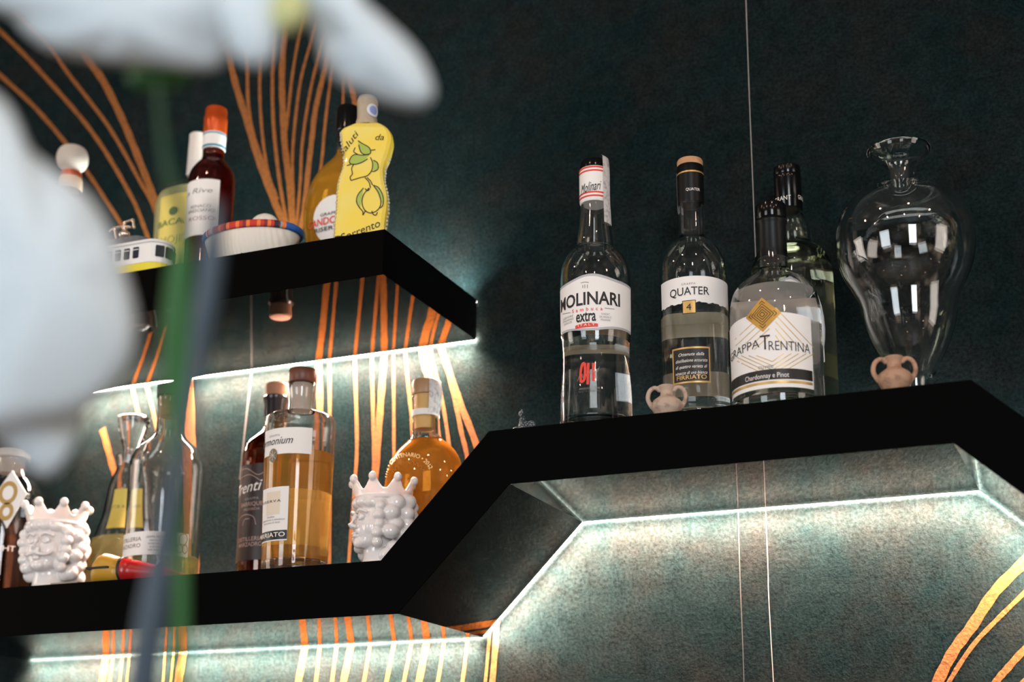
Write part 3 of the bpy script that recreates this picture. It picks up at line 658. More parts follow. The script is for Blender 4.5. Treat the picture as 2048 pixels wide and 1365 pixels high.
b.text('La Rive', 374, 425, 386, 10, GREYI, 0, .2, parent=lab); b.text('BENACO\nBRESCIANO', 378, 430, 415, 6, GREYI, 0, parent=lab); b.text('ROSSO', 378, 430, 440, 8, mat('mauve_ink', (.40, .25, .25), .5), 0, parent=lab)

# sombrero
b = B('toy_sombrero', 'miniature straw sombrero with striped red and blue brim edge on the upper shelf', 504, 500, -.190, UT, cat='ornament', sy=.66)
s_ = proj((b.X, b.Y, UT+.02))[2]/F
STRAW = mat('white_woven_straw', (.72, .66, .58), .8, bump=(160, .7, .002))
# woven texture: wave ribs
t_ = STRAW.node_tree; w_ = t_.nodes.new('ShaderNodeTexWave'); w_.inputs['Scale'].default_value = 55; w_.inputs['Distortion'].default_value = 3
tc_ = t_.nodes.new('ShaderNodeTexCoord'); bp_ = t_.nodes.new('ShaderNodeBump'); bp_.inputs['Distance'].default_value = .002; bp_.inputs['Strength'].default_value = .8
t_.links.new(tc_.outputs['Object'], w_.inputs['Vector']); bp_.inputs['Strength'].default_value = .35; t_.links.new(w_.outputs['Fac'], bp_.inputs['Height']); t_.links.new(bp_.outputs['Normal'], t_.nodes['Principled BSDF'].inputs['Normal'])
R_ = 108*s_
lathe('brim', [(0, 0), (R_*.50, 0), (R_*.66, .006), (R_*.84, .022), (R_*.97, .0465), (R_*.96, .048), (R_*.80, .026), (R_*.62, .012), (R_*.3, .008), (0, .008)], STRAW, b.t, 72, b.sy)
lathe('crown', smooth_prof([(R_*.38, .010), (R_*.37, .035), (R_*.33, .056), (R_*.22, .070), (R_*.07, .0755), (0, .076)], 3), STRAW, b.t, 48, b.sy*1.2).location.x = .016
cols = {'red': (.55, .03, .02), 'orange': (.80, .18, .04), 'maroon': (.22, .02, .03), 'pink': (.72, .35, .30), 'blue': (.02, .10, .38), 'navy': (.04, .06, .14), 'cyan': (.10, .42, .52), 'black': (.03, .02, .03), 'white': (.65, .62, .62)}
cm = {k: mat(k+'_yarn', v, .7) for k, v in cols.items()}
keys = list(cm); seg = 180; v, f, fm = [], [], []
for k in range(seg):
    a = 2*PI*k/seg
    for q in range(8):
        c = 2*PI*q/8; r = R_*.975+.0030*math.cos(c); v.append((r*math.sin(a), -r*math.cos(a)*b.sy, .0475+.0048*math.sin(c)))
for k in range(seg):
    d = math.degrees(2*PI*k/seg); d = d-360 if d > 180 else d     # 0 faces the room
    if d > 62: c = 'blue'
    elif d > 58: c = 'orange'
    elif d > 54: c = 'cyan'
    elif d > 46: c = ('black', 'maroon')[(k//3) % 2]
    elif d > -28: c = ('red', 'orange', 'red', 'maroon', 'orange', 'red')[(k//2) % 6]
    elif d > -44: c = ('pink', 'white', 'red')[(k//2) % 3]
    else: c = ('navy', 'blue')[(k//6) % 2]
    for q in range(8):
        f.append((k*8+q, ((k+1) % seg)*8+q, ((k+1) % seg)*8+(q+1) % 8, k*8+(q+1) % 8)); fm.append(keys.index(c))
mesh_obj('striped_rim', v, f, [cm[k] for k in keys], b.t, True, fm)
GS = mat('green_stitch', (.02, .28, .16), .6)
def brimpt(deg, k):
    a = math.radians(deg); r = R_*(.66+.18*k); z = .006+.016*k; return Vector(((r+.001)*math.sin(a), -(r+.001)*math.cos(a)*b.sy, z-.0006))
tube('green_stitch', [brimpt(8, .5), brimpt(13, .45), brimpt(20, .4)], .0011, GS, b.t, 6)
tube('green_stitch', [brimpt(44, .1), brimpt(47, .6), brimpt(55, .6), brimpt(55, .2)], .0009, GS, b.t, 6)

b = B('spirit_bottle', 'round-shouldered orange grappa bottle with black cap and round white label, behind the lemon bottle', 688, 440, -.098, UT, sy=.5)
b.glass([(500, 72), (475, 84), (445, 90), (415, 91), (385, 86), (360, 76), (340, 62), (325, 44), (313, 28), (304, 22), (295, 21), (285, 20)], base=.008)
b.liquid(300, ORANGE, .0029)
b.solid('black_sleeve', [(290, 20), (288, 21), (266, 20.5)], BSLEEVE)
b.solid('black_cap', [(266, 20), (265, 23.5), (222, 23.5), (217, 21), (215, 17)], BPLAS)
lab = oval(b, 'front_label', 664, 437, 50, 50, PAPER, .0006)
b.text('CANDOLINI', 619, 706, 447, 14, REDI, .012, parent=lab, off=.0012); b.text('RISERVA', 631, 690, 460, 8, INK, .01, parent=lab, off=.0012); b.text('GRAPPA', 642, 682, 430, 6, INK, 0, parent=lab, off=.0012)

# lemon bottle: flat hand-painted bottle, outline extruded with a rounded edge
b = B('liqueur_bottle', 'wavy yellow hand-painted lemon liqueur bottle at right end of upper shelf', 727, 440, -.185, UT)
Lx = [(716, 251), (700, 258), (682, 267), (683, 282), (687, 310), (687, 337), (678, 365), (674, 393), (673, 420), (670, 450), (668, 482)]
Rx = [(758, 251), (772, 262), (783, 276), (787, 292), (780, 320), (771, 343), (771, 365), (777, 393), (778, 420), (774, 450), (772, 482)]
TH = .42
b.t.rotation_euler.z = TH
def facept(x, y, off):                    # point of the bottle's flat face plane seen at (x, y), in the bottle's own axes
    n_ = Vector((math.sin(TH), -math.cos(TH), 0)); u_ = Vector((math.cos(TH), math.sin(TH), 0)); o_ = Vector((b.X, b.Y, b.z0))+n_*off
    d = ray(x, y); p = CAM+d*((o_-CAM).dot(n_)/d.dot(n_))-Vector((b.X, b.Y, b.z0)); return Vector((p.dot(u_), -off, p.z))
def loc2(x, y): p = facept(x, y, 0); return p.x, p.z
LP = smooth_prof([loc2(*p) for p in Lx], 4); RP = smooth_prof([loc2(*p) for p in Rx], 4); n = len(LP)
zmin = min(LP[-1][1], RP[-1][1])
T_ = .015
def lemon_body(k, m, name, parent, th):
    v, f = [], []; prof = [(-1, .80), (-.86, .93), (-.5, 1), (.5, 1), (.86, .93), (1, .80)]
    for i in range(n):
        cx = (LP[i][0]+RP[i][0])/2; hx = (RP[i][0]-LP[i][0])/2*k; z = max(0.0003, (LP[i][1]+RP[i][1])/2)
        e = min(1, .35+.65*math.sqrt(min(1, i/6)))
        ring = [(cx-hx*w_, -th*d_*e*(1)) for d_, w_ in prof[::-1]]+[(cx+hx*w_, -th*d_*e) for d_, w_ in prof]
        v += [(x, y, z) for x, y in ring]
    q = 12
    for i in range(n-1):
        for j in range(q): f.append((i*q+j, i*q+(j+1) % q, (i+1)*q+(j+1) % q, (i+1)*q+j))
    f.append(tuple(range(q))[::-1]); f.append(tuple(range((n-1)*q, n*q)))
    return mesh_obj(name, v, f, m, parent, False)
LEM = mat('painted_lemon_yellow', (.85, .62, .07), .4, coat=.3, noise=((.80, .66, .16), 30, .4, .7), bump=(250, .25, .001))
lemon_body(1, LEM, 'bottle_body', b.t, T_)
CELL = mat('crinkled_clear_wrap', (.95, .93, .90), .12, trans=.75, ior=1.3, bump=(180, 1, .003))
b.solid('neck', [(254, 19), (246, 21), (240, 18), (205, 18), (200, 17)], mat('golden_neck', (.65, .42, .12), .3))
b.solid('crinkled_wrap', [(254, 22), (245, 22), (238, 20), (222, 20.5), (205, 21.5), (197, 19), (193, 12)], CELL)
b.prof = [(0, b.R(440, 21)), (.3, b.R(440, 21))]
b.rot = TH
oval(b, 'round_sticker', 746, 221, 8, 9, mat('blue_sticker', (.22, .28, .55), .5), .0015)
oval(b, 'sticker_face', 746, 221, 13, 14, mat('pale_sticker', (.60, .62, .68), .5), .001)
DR = []                                   # painted outlines on the flat front face
def flat(P, w=2.0, off=.0006, closed=False):
    C = curve_pts([facept(x, y, T_+off) for x, y in P], 5); v, f = [], []
    for i in range(len(C)):
        t = (C[min(i+1, len(C)-1)]-C[max(i-1, 0)]); L = math.hypot(t.x, t.z) or 1; h = w*.5*.62e-3
        v += [C[i]+Vector((-t.z/L*h, 0, t.x/L*h)), C[i]-Vector((-t.z/L*h, 0, t.x/L*h))]
    return v, [(2*i, 2*i+1, 2*i+3, 2*i+2) for i in range(len(C)-1)]
def zc(x, y): return (340+x*.2784, 170+y*.2784)
def flats(name, L, w, m):
    V_, F_ = [], []
    for P in L:
        v, f = flat([zc(*p) for p in P], w); o = len(V_); V_ += v; F_ += [tuple(q+o for q in a) for a in f]
    return mesh_obj(name, V_, F_, m, b.t, False)
flats('painted_outline', [
    [(1350, 400), (1380, 420), (1430, 450), (1440, 490), (1400, 500), (1370, 480), (1355, 430)],
    [(1440, 470), (1475, 465)], [(1330, 450), (1320, 480), (1350, 500)],
    [(1430, 500), (1380, 505), (1330, 500), (1300, 520), (1290, 560), (1330, 570), (1380, 555), (1420, 530)],
    [(1440, 520), (1455, 560), (1450, 610), (1420, 650), (1370, 665), (1320, 680), (1300, 685), (1295, 660), (1310, 640), (1305, 600), (1320, 570)],
    [(1460, 540), (1490, 560), (1495, 600), (1470, 620), (1450, 620)], [(1270, 580), (1300, 570)],
    [(1400, 665), (1430, 700), (1440, 740)], [(1415, 665), (1440, 690), (1455, 720)],
    [(1430, 740), (1390, 790), (1380, 850), (1400, 900), (1440, 920), (1490, 900), (1515, 850), (1500, 780), (1460, 720)],
    [(1460, 720), (1500, 740), (1530, 800), (1530, 860), (1510, 885)], [(1390, 740), (1350, 790), (1340, 840), (1360, 880), (1385, 910), (1385, 935), (1405, 900)],
    [(1400, 745), (1420, 760), (1435, 745)], [(1450, 905), (1460, 930), (1480, 935), (1490, 915)]], 1.9, INK)
def blob(pts, m, off=.0004):
    C = [facept(*zc(*p), T_+off) for p in pts]; c = sum(C, Vector())/len(C)
    return mesh_obj('painted_leaf', [c]+C, [(0, 1+i, 1+(i+1) % len(C)) for i in range(len(C))], m, b.t, False)
LG = mat('painted_leaf_green', (.36, .46, .07), .4); LY = mat('painted_lemon', (.90, .70, .12), .4)
blob([(1350, 400), (1390, 425), (1432, 450), (1440, 490), (1400, 500), (1368, 480)], LG)
blob([(1430, 505), (1380, 505), (1330, 500), (1300, 522), (1292, 560), (1330, 568), (1380, 555)], LG)
blob([(1462, 540), (1490, 560), (1495, 600), (1470, 620), (1452, 600)], LG)
blob([(1462, 725), (1500, 745), (1528, 800), (1528, 860), (1512, 830), (1490, 770)], LG)
blob([(1385, 745), (1352, 790), (1342, 840), (1365, 880), (1375, 830), (1382, 780)], LG)
def flat_text(s, P, ang_, w, h, m):
    v, f = text_verts(s, .0, .3); x0 = min(q.x for q in v); x1 = max(q.x for q in v); c = facept(*zc(*P), T_+.0007)
    ca, sa = math.cos(ang_), math.sin(ang_); k = .62e-3*.2784; out = []
    for q in v:
        x = (q.x-(x0+x1)/2)/(x1-x0)*w*k; z = q.y/.7*h*k; out.append(c+Vector((x*ca-z*sa, 0, x*sa+z*ca)))
    return mesh_obj('handwriting', out, f, m, b.t, False)
flat_text('Saluti', (1300, 430), 1.0, 210, 42, INK); flat_text('da', (1505, 395), .0, 60, 45, INK); flat_text('Sorrento', (1375, 1070), .42, 290, 55, INK)
GLI = mat('clear_glass_chips', (.9, .85, .8), .05, trans=.6, ior=1.5)
gc = []
for P in (Lx[2:], Rx[4:]):
    for (xa, ya), (xb, yb) in zip(P[:-1], P[1:]):
        for k in range(4):
            q = facept(xa+(xb-xa)*k/4, ya+(yb-ya)*k/4, T_*.8)
            if q.z > .002: gc.append(q)
cv, cf = [], []
for q in gc:
    v, f = ell(q+Vector((random.uniform(-.0006, .0006), -.001, 0)), (.0013, .0012, .0016), random.random(), seg=6); o = len(cv); cv += v; cf += [tuple(i+o for i in a) for a in f]
mesh_obj('beaded_edge', cv, cf, GLI, b.t)['kind'] = 'stuff'

# ---- low left run ---------------------------------------------------------------------
b = B('spirit_bottle', 'glass-stoppered bottle of dark brown liqueur with a white diamond tag, cut by the left edge', 8, 1100, -.100, LT)
b.glass([(1195, 78), (1100, 77), (1030, 76), (1000, 74), (980, 66), (965, 54), (955, 42), (945, 35), (930, 33), (920, 33)], base=.012)
b.liquid(1045, BROWNL)
b.solid('glass_stopper', [(950, 26), (920, 27), (918, 38), (905, 38), (903, 36)], FROST)
tg_a = Vector(at(58, 985, b.Y-.052)-b.t.location); k_ = .63e-3
TAGW = .045
def tagpt(u, w): return tg_a+Vector((-.0315+u*TAGW*.62+0, -.002*0, -.002+w*TAGW))
v = [tagpt(0, .75), tagpt(1, 0), tagpt(0, -.95), tagpt(-1, 0)]
v = [q for q in v]+[q+Vector((0, .0012, 0)) for q in v]
tgo = mesh_obj('diamond_tag', v, [(0, 1, 2, 3), (7, 6, 5, 4), (0, 4, 5, 1), (1, 5, 6, 2), (2, 6, 7, 3), (3, 7, 4, 0)], PAPER, b.t, False)
for cz, rr in ((.004, .0155), (-.021, .012)):
    v, f = [], []
    for k in range(32):
        a = 2*PI*k/32
        for r in (rr, rr-.006): v.append(tagpt(-.1, 0)+Vector((math.cos(a)*r, -.0004, math.sin(a)*r+cz)))
    for k in range(32): f.append((2*k, 2*k+1, (2*k+3) % 64, (2*k+2) % 64))
    mesh_obj('gold_ring_print', v, f, GOLDI, tgo, False)
b.text('NIGHT', -30, 30, 1102, 11, WHITEI, 0)

def head(label, x, y, Y, height, theta, king):
    b = B('ceramic_head_vase', label, x, y, Y, LT, cat='vase'); S = height/112; P = []
    def E(c, r, rot=0): P.append(ell((c[0]*S, c[1]*S, c[2]*S), tuple(q*S for q in (r if isinstance(r, tuple) else (r, r, r))), rot))
    def Lm(pts, rad): P.append(limb(curve_pts([(p[0]*S, p[1]*S, p[2]*S) for p in pts], 3), rad*S if not isinstance(rad, list) else [rad[0]*S+(rad[1]-rad[0])*S*i/((len(pts)-1)*3) for i in range((len(pts)-1)*3+1)], 8))
    E((0, 3, 58), (30, 32, 32)); E((0, 3, 76), (31, 32, 17)); E((0, -12, 48), (22.5, 19, 25))
    P.append(lathe_data([(0, 0), (24*S, 0), (24.5*S, 3*S), (20*S, 10*S), (18.5*S, 22*S), (20*S, 34*S), (0, 36*S)], 32))
    E((0, -26.5, 31.5), (8.5, 6, 6.5)); E((0, -20, 34), (15, 9, 9))
    P.append(limb([(0, -31*S, 64*S), (0, -33.5*S, 58*S), (0, -37.5*S, 51*S), (0, -35*S, 48.5*S)], [2.2*S, 2.8*S, 3.6*S, 3.0*S], 8))
    for k in (-1, 1):
        E((3.4*k, -33.5, 49), 2.7); E((12.5*k, -18.5, 49), (9.5, 9.5, 12)); E((9.5*k, -28, 59.2), (5.8, 3.4, 3.3))
        Lm([(3.5*k, -31.5, 65), (10*k, -31.5, 67.5), (18*k, -25.5, 64)], 2.0)
        Lm([(4*k, -30.2, 60.5), (9.5*k, -32, 63), (15*k, -28.3, 60)], .9); Lm([(4.5*k, -30.2, 58.5), (9.5*k, -31.4, 56.3), (14.5*k, -28.3, 58.5)], .8)
    E((0, -32, 41.8), (6.5, 2.8, 1.5)); E((0, -31.5, 38.3), (5.2, 3, 1.9))
    if king:
        for k in (-1, 1): Lm([(0, -34.5, 45.5), (7*k, -34.5, 42.8), (13*k, -31, 42.5), (19*k, -27, 46.5)], [2.8, 1.5])
        for k in (-1, 1): E((19*k, -14, 34), (6, 6, 9)); E((23*k, -6, 24), (8, 8, 9))
    rnd = random.Random(5 if king else 11)
    z = 24 if king else 15
    for row in range(6):
        zz = z+row*(78-z)/5; n = 7 if row % 2 else 6
        for k in range(n):
            a = math.radians(80+200*(k+.4*(row % 2))/(n-.6)); R = (31 if zz > 34 else 22+(zz-14)*.5)+rnd.uniform(-1, 2)
            rr = rnd.uniform(9.0, 12.0)
            E(((R-1.5)*math.sin(a), -(R-1.5)*math.cos(a)*.97+3, zz+rnd.uniform(-2.5, 2.5)), (rr, rr*.9, rr*.85), rnd.uniform(0, 3))
    for sd in (-1, 1):                     # curls beside the face
        for k in range(5): E((29*sd*(1-.012*k*k), -15-1.5*(k % 2), 70-10*k), (6.2+(k % 2), 6.5, 6.2), k)
    for k in range(6):                     # soft fringe over the forehead
        a = math.radians(-62+124*k/5); E((28*math.sin(a), -27.5*math.cos(a), 75.5+2.5*math.cos(a*2)), (8.5, 6.5, 6.0), a)
    # crown: flared band with rounded points, scooped between
    seg = 80; v, f = [], []; nsp = 8
    for k in range(seg):
        a = 2*PI*k/seg; c = .5+.5*math.cos(a*nsp); ht = 91+14*c**1.1; fl = 31.5
        for rr, zz in ((fl-1, 80), (fl+1.5, 88), (fl+3.2+(c**2)*3.0, ht), (fl-.5+(c**2)*3.0, ht), (fl-2.5, 90), (fl-6, 80)): v.append((rr*S*math.sin(a), (-rr*math.cos(a)+1.5)*S, zz*S))
    for k in range(seg):
        for q in range(6): f.append((k*6+q, ((k+1) % seg)*6+q, ((k+1) % seg)*6+(q+1) % 6, k*6+(q+1) % 6))
    P.append((v, f))
    for k in range(nsp):
        a = 2*PI*k/nsp; E((37*math.sin(a), -37*math.cos(a)+1.5, 104), (5.2, 4.6, 5.2))
    Lm([(32.5*math.sin(a), -32.5*math.cos(a)+1.5, 82) for a in [2*PI*k/24 for k in range(25)]], 1.5)
    union('head_body', P, CERAM, b.t, .0009, 8); b.t.rotation_euler.z = theta; return b
head('white ceramic head of a moustached man with a crown at far left of low shelf', 101, 1150, -.150, .122, .12, True)
head('white ceramic head of a woman with a crown beside the slanting shelf run', 760, 1100, -.150, .113, -.62, False)

b = B('decanter', 'pear-shaped decanter of pale yellow spirit with a flared glass stopper', 247, 1120, -.052, LT, sy=.68)
b.glass([(1175, 84), (1150, 86), (1120, 84), (1090, 77), (1060, 66), (1030, 56), (1000, 50), (975, 46), (955, 40), (942, 33), (932, 31), (922, 33), (914, 35), (910, 33)], base=.008)
b.liquid(1078, YELLOW, .0029)
b.solid('glass_stopper', [(925, 14), (908, 16), (895, 19), (870, 27), (848, 32), (838, 33), (835, 28)], GLASS, smooth=True)
b.patch('yellow_label', -.2, 1.0, b.Z(1065), b.Z(985), mat('olive_yellow_label', (.50, .40, .08), .5))
b.text('GRAPPA', 225, 275, 1020, 10, mat('brown_ink', (.14, .10, .03), .5), 0)

b = B('spirit_bottle', 'tall clear grappa bottle with dark stopper and low wraparound white label behind the orchid stem', 323, 1100, -.122, LT)
b.glass([(1160, 76), (1100, 76), (950, 76.5), (925, 75), (908, 68), (896, 57), (886, 44), (876, 33), (862, 28), (835, 27.5), (805, 28), (797, 30), (793, 28)], base=.014)
b.liquid(1118, YELLOW)
b.solid('inner_cork', [(835, 22), (797, 24)], CORK)
b.solid('dark_stopper', [(797, 27), (795, 30), (778, 31), (773, 29)], mat('dark_green_grey_stopper', (.045, .05, .045), .5))
lab = b.label('front_label', 246, 376, 1063, 1110, PAPER)
BRI = mat('brown_grey_ink', (.22, .16, .12), .5)
b.text('DISTILLERIA', 246, 283, 1084, 8, BRI, 0, parent=lab); b.text('MARZADRO', 246, 281, 1097, 8, BRI, 0, parent=lab)
b.text('GRAPPA PREGIATISSIMA\nottenuta da vinacce\nselezionate e distillata\nin piccole quantita\nnella nostra distilleria', 293, 349, 1077, 4.5, BRI, 0, parent=lab)
b.lines([[(357, 1075), (362, 1070), (370, 1070), (373, 1080), (368, 1090), (358, 1088), (357, 1075)], [(351, 1095), (356, 1090), (362, 1094), (362, 1104), (355, 1106), (351, 1098)], [(364, 1093), (371, 1092), (373, 1102), (368, 1108), (364, 1104), (364, 1093)]], 2.2, mat('copper_ink', (.45, .20, .08), .5), parent=lab, name='barrel_emblem')
b.text('MARZADRO', 316, 342, 838, 6, BRI, 0, r=b.R(835, 28))

# lying toy
p0 = at(197, 1140, -.198)
ty = thing('wooden_toy_snake', 'mustard and red tapering wooden toy with a slit mouth lying before the decanter', 'toy', (p0.x, -.198, LT))
MUST = mat('mustard_paint', (.52, .27, .03), .35); REDP = mat('dark_red_paint', (.36, .012, .012), .25); K = .60e-3
def hl(name, rows, m):                     # horizontal turned piece: (x px from the nose, radius px)
    v, f = [], []; sg = 28
    for x, r in rows:
        for k in range(sg):
            a = 2*PI*k/sg; v.append((x*K, math.cos(a)*r*K*.9, r*K+math.sin(a)*r*K+.0003))
    for i in range(len(rows)-1):
        for k in range(sg): f.append((i*sg+k, i*sg+(k+1) % sg, (i+1)*sg+(k+1) % sg, (i+1)*sg+k))
    f.append(tuple(range(sg))); f.append(tuple(range((len(rows)-1)*sg, len(rows)*sg))[::-1])
    return mesh_obj(name, v, f, m, ty)
hl('toy_head', [(-6, 14), (-4, 20), (0, 25), (8, 29), (18, 30.5), (30, 29.5), (45, 27), (60, 25)], MUST)
hl('black_ring', [(60, 25.8), (66, 25.2)], INK); hl('toy_tail', [(66, 24.5), (90, 22), (120, 18), (150, 14), (180, 9.5), (200, 6), (215, 3), (222, 1)], REDP)
part_box('slit_mouth', (-8*K, -.0185, 27*K), (45*K, -.010, 31*K), INK, ty, .0005)
mesh_obj('eye', *ell((28*K, -.0105, 48*K), (.0022, .0016, .0014)), INK, ty)
pk = at(135, 1163, -.205)
tag(part_box('flat_stick', (pk.x-.020, -.212, LT+.0001), (pk.x+.022, -.204, LT+.0035), mat('grey_brown_wood', (.30, .24, .20), .6), None, .0006), 'thin flat grey-brown stick lying between the crowned man and the decanter', 'stick')

b = B('spirit_bottle', 'dark round-shouldered bottle with cork top and black handwritten label, left of the Harmonium bottle', 537, 1100, -.062, LT, sy=.95)
b.glass([(1150, 64), (1100, 64), (930, 63), (905, 61), (890, 56), (878, 45), (868, 33), (858, 24), (845, 21.5), (832, 21)], base=.012, m=mat('amber_tinted_glass', (.90, .60, .36), 0, trans=1, ior=1.47))
b.liquid(870, mat('dark_brown_grappa', (.42, .10, .02), 0, trans=1, ior=1.36))
b.solid('black_sleeve', [(836, 21), (834, 22.5), (808, 23), (804, 26), (797, 27), (794, 24)], mat('black_foil', (.02, .015, .014), .2))
b.solid('cork_top', [(795, 21), (793, 22), (772, 23.5), (769, 21)], mat('red_brown_cork', (.34, .14, .07), .6))
DBL = mat('dark_brown_black_label', (.022, .010, .008), .4)
lab = b.label('front_label', 477, 597, 926, 1120, DBL)
b.text('Trenti', 478, 524, 985, 22, WHITEI, .0, .3, parent=lab, rise=.004); b.text('GRAPPA', 491, 518, 1000, 5, GREYI, 0, parent=lab)
PKI = mat('pinkish_grey_ink', (.38, .24, .20), .5)
b.text('BARRIQUE', 484, 526, 1012, 8, PKI, .01, parent=lab); b.text('MORBIDA', 489, 520, 1021, 5, PKI, 0, parent=lab)
b.text('DISTILLERIA', 478, 526, 1082, 8, PKI, .01, parent=lab); b.text('MARZADRO', 479, 524, 1093, 8, PKI, .01, parent=lab)
b.lines([[(478, 1045), (484, 1034), (495, 1030), (508, 1035), (512, 1050)], [(486, 1052), (490, 1040), (500, 1038)], [(478, 945), (495, 938), (515, 950), (530, 944)], [(478, 960), (500, 950), (522, 962)]], 1.3, PKI, parent=lab, name='line_drawing')

b = B('spirit_bottle', 'straight-sided amber bottle with brown stopper and white Harmonium and RISERVA labels', 590, 1100, -.150, LT)
b.glass([(1142, 66), (1100, 67), (1000, 69), (900, 70.5), (860, 71), (846, 70.5), (839, 68), (834, 61), (829, 40), (824, 28), (815, 26), (790, 26.5), (784, 28), (770, 28.5), (767, 27)], base=.019, smooth=False)
b.liquid(913, AMBER, .0029)
b.solid('inner_stopper', [(824, 17), (770, 20)], FROST)
b.solid('brown_stopper', [(768, 27), (766, 28.5), (746, 29), (741, 27)], DWOOD)
lab = b.label('upper_label', 531, 624, 855, 907, PAPER, top=lambda u: 0.0)
b.text('Harmonium', 527, 586, 889, 15, INK, .0, .35, parent=lab); b.text('GRAPPA', 540, 560, 874, 4, GREYI, 0, .1, parent=lab, space=1.3)
oval(b, 'round_seal', 547, 912, 11, 14, mat('bronze_seal', (.20, .15, .09), .4), .0012); 
b.lines([[(541, 905), (547, 912), (553, 919)], [(553, 905), (547, 912), (541, 919)], [(547, 902), (547, 922)], [(543, 912), (551, 912)]], 1.4, mat('pale_seal_lines', (.5, .42, .32), .4), off=.0018, name='seal_lines')
lab = b.label('lower_label', 526, 576, 975, 1082, PAPER, bottom=lambda u: 0.0)
b.text('RISERVA', 527, 562, 1006, 5, INK, .004, parent=lab, space=1.3)
b.text('Distillata\nartigianalmente in alambicco\ndiscontinuo di rame', 526, 570, 1036, 4, GREYI, 0, .2, parent=lab)
b.label('sand_coloured_patch', 534, 560, 984, 1030, mat('sand_print', (.72, .60, .48), .55), off=.0006, parent=lab)
fb = b.label('black_band', 523, 574, 1062, 1080, BLABEL, off=.0008, parent=lab); b.text('FIRRIATO', 524, 570, 1075, 9, WHITEI, .01, parent=fb, off=.0013)

b = B('spirit_bottle', 'round flattened amber bottle with CENTENARIO 2012 lettering, half behind the slanting shelf run', 847, 1020, -.080, LT, sy=.55)
b.glass([(1130, 64), (1080, 80), (1020, 86), (970, 86), (935, 80), (910, 68), (893, 52), (882, 38), (873, 30), (866, 28.5), (840, 27.5), (812, 27), (803, 29), (797, 31), (791, 31), (788, 29)], base=.01)
b.liquid(880, DAMBER, .0029)
b.solid('inner_cork', [(860, 21), (792, 23)], mat('gold_cork', (.55, .32, .10), .5))
b.solid('stopper', [(792, 28), (789, 29), (768, 29), (763, 26)], mat('brown_gold_stopper', (.36, .20, .10), .4))
mesh_obj('tax_seal', [Vector((math.sin(a)*rr, -math.cos(a)*rr, z)) for z, rr in ((b.Z(763), b.R(770, 27)), (b.Z(766), b.R(770, 31)), (b.Z(785), b.R(785, 34)), (b.Z(805), b.R(805, 34)), (b.Z(832), b.R(830, 29))) for a in (.65, 1.0, 1.35, 1.7)],
         [(i*4+j, i*4+j+1, i*4+j+5, i*4+j+4) for i in range(4) for j in range(3)], SEAL, b.t)
nb = b.solid('neck_band', [(836, 28.3), (824, 28)], PAPER, hollow=True); b.text('ALPI', 838, 862, 833, 7, mat('red_brown_ink', (.4, .1, .05), .5), .01, r=b.R(830, 29), off=.0006)
def arc_text(b, s, cx, cy, R, a0, a1, h, m):
    v_, f_ = text_verts(s, .012); x0 = min(q.x for q in v_); x1 = max(q.x for q in v_); out = []; d = proj((b.X, b.Y, b.z0+.1))[2]/F
    for q in v_:
        a = a0+(a1-a0)*(q.x-x0)/(x1-x0); rr = R+q.y/.7*h; x = cx+math.sin(a)*rr; y = cy-math.cos(a)*rr
        r = b.rad(b.Z(y)); an, z = b.ang(x, y, r); out.append(b.surf(an, z, .0008))
    return mesh_obj('lettering', out, f_, m, b.t, False)
YI = mat('pale_yellow_ink', (.85, .60, .28), .5)
arc_text(b, '1912 \u2022 CENTENARIO \u2022 2012', 818, 958, 44, -1.5, 1.15, 8, YI)
b.text('P', 815, 824, 1044, 9, YI, .02)
LLn = []
for k in range(9):
    a = -1.2+k*.27; LLn.append([(818+math.sin(a)*30, 958-math.cos(a)*30), (818+math.sin(a+.12)*36, 958-math.cos(a+.12)*36), (818+math.sin(a+.25)*30, 958-math.cos(a+.25)*30)])
b.lines(LLn+[[(818, 965), (826, 955), (836, 962), (832, 975), (820, 978)]], 1.3, mat('dark_amber_print', (.30, .11, .01), .5), name='lace_print')

# ---- foreground orchid ----------------------------------------------------------------
org = far(350, 1900, .60)
orc = thing('orchid', 'out-of-focus white orchid on a green stem, nearest the camera on the left', 'flower', tuple(org))
def petal(name, out, depth, cup, tilt=(0, 0), m=PETAL, parent=orc):
    C = [Vector((x, y, 0)) for x, y in out]; C = curve_pts(C+[C[0]], 4)[:-1]; c = sum(C, Vector())/len(C); N = len(C)
    v = [far(c.x, c.y, depth-cup)]; f = []; rings = 6
    for q in range(1, rings+1):
        k = q/rings
        for p in C:
            x, y = c.x+(p.x-c.x)*k, c.y+(p.y-c.y)*k
            v.append(far(x, y, depth-cup*(1-k*k)+tilt[0]*(x-c.x)/1000+tilt[1]*(y-c.y)/1000+.0012*math.sin(6*math.atan2(p.y-c.y, p.x-c.x))*k))
    for i in range(N):
        j = (i+1) % N; f.append((0, 1+i, 1+j))
        for q in range(rings-1): f.append((1+q*N+i, 1+(q+1)*N+i, 1+(q+1)*N+j, 1+q*N+j))
    o = mesh_obj(name, [q-org for q in v], f, m, parent); s = o.modifiers.new('thickness', 'SOLIDIFY'); s.thickness = .0012; s.offset = 0; return o
petal('petal', [(-120, -60), (-40, 5), (20, 28), (57, 66), (110, 101), (198, 121), (308, 131), (417, 140), (461, 112), (530, 60), (560, 20), (560, -80), (200, -190)], .60, .012, (.02, .02))
petal('petal', [(430, 20), (461, 95), (485, 122), (518, 133), (541, 118), (556, 60), (548, -20), (480, -40)], .585, .005)
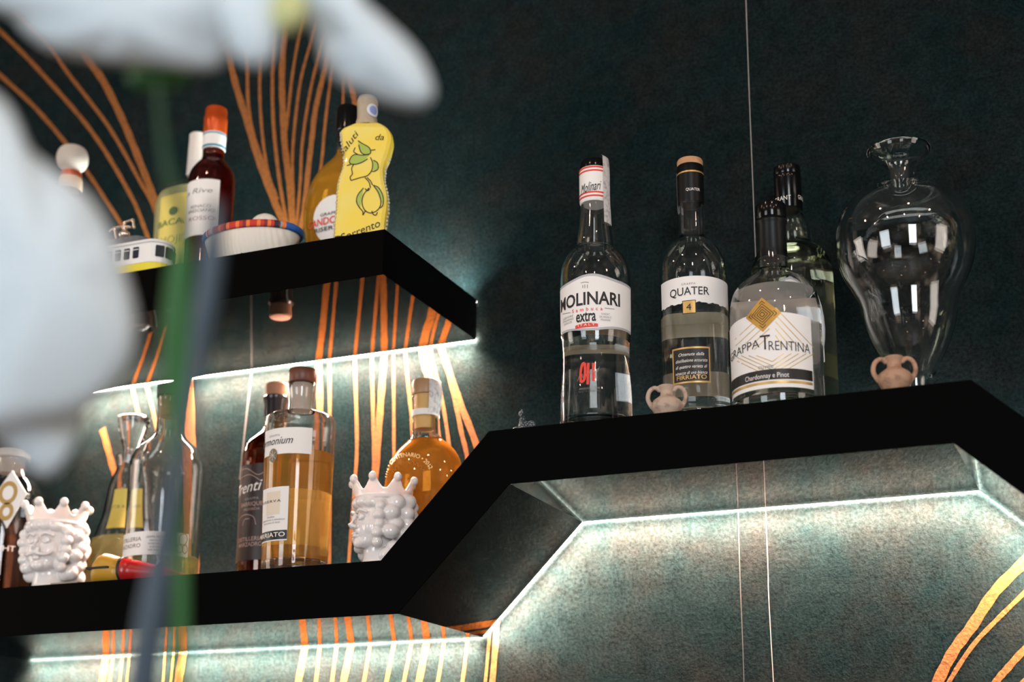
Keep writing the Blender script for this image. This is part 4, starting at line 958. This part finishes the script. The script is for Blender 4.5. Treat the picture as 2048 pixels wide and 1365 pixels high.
petal('petal', [(600, -70), (618, 20), (637, 76), (662, 145), (742, 190), (800, 210), (845, 212), (866, 182), (835, 108), (769, 42), (725, 0), (690, -70)], .60, .008, (-.02, .03))
petal('petal', [(500, -120), (520, 0), (560, 45), (600, 40), (630, 0), (650, -120)], .625, .004)
petal('petal', [(-160, 120), (0, 198), (57, 299), (110, 343), (176, 395), (220, 461), (255, 560), (272, 640), (262, 720), (215, 790), (160, 830), (60, 850), (-60, 840), (-160, 560)], .57, .015, (.03, .0))
petal('petal', [(-130, 700), (60, 730), (150, 770), (163, 840), (142, 900), (100, 953), (60, 938), (0, 885), (-90, 850)], .59, .008)
mesh_obj('throat', *ell(far(575, 22, .585)-org, (.009, .006, .009)), PTHROAT, orc)
bd = far(318, 150, .63)-org; mesh_obj('bud', *ell(bd, (.014, .008, .007), .3), PGREEN, orc)
def stalk(name, P, depth, rad, m):
    return tube(name, curve_pts([far(x, y, depth)-org for x, y in P], 5), rad, m, orc, 14)
def rads(n, keys):
    out = []
    for i in range(n):
        t = i/(n-1)*(len(keys)-1); k = min(int(t), len(keys)-2); out.append(keys[k]+(keys[k+1]-keys[k])*(t-k))
    return out
def stalk2(name, P, depth, rk, m):
    C = curve_pts([far(x, y, depth)-org for x, y in P], 5); return tube(name, C, rads(len(C), rk), m, orc, 14)
stalk2('flower_spike', [(316, 160), (322, 240), (336, 340), (362, 420), (366, 480)], .605, [.0016, .0015, .0022, .0024, .0028], mat('dark_green_spike', (.012, .05, .014), .6))
stalk2('flower_stem', [(366, 476), (360, 540), (354, 640), (352, 760), (356, 900), (360, 1050), (362, 1200), (355, 1365), (345, 1600), (350, 1900)], .60,
       [.0026, .0050, .0060, .0055, .0036, .0028, .0030, .0036, .0036, .0036], PGREEN)
stalk2('support_stake', [(432, 400), (424, 520), (410, 620), (392, 740), (362, 900), (328, 1080), (306, 1220), (286, 1365), (262, 1600), (240, 1900)], .585, [.0020, .0050, .0050, .0034, .0026, .0044, .0060, .0064, .006, .006], STAKE)
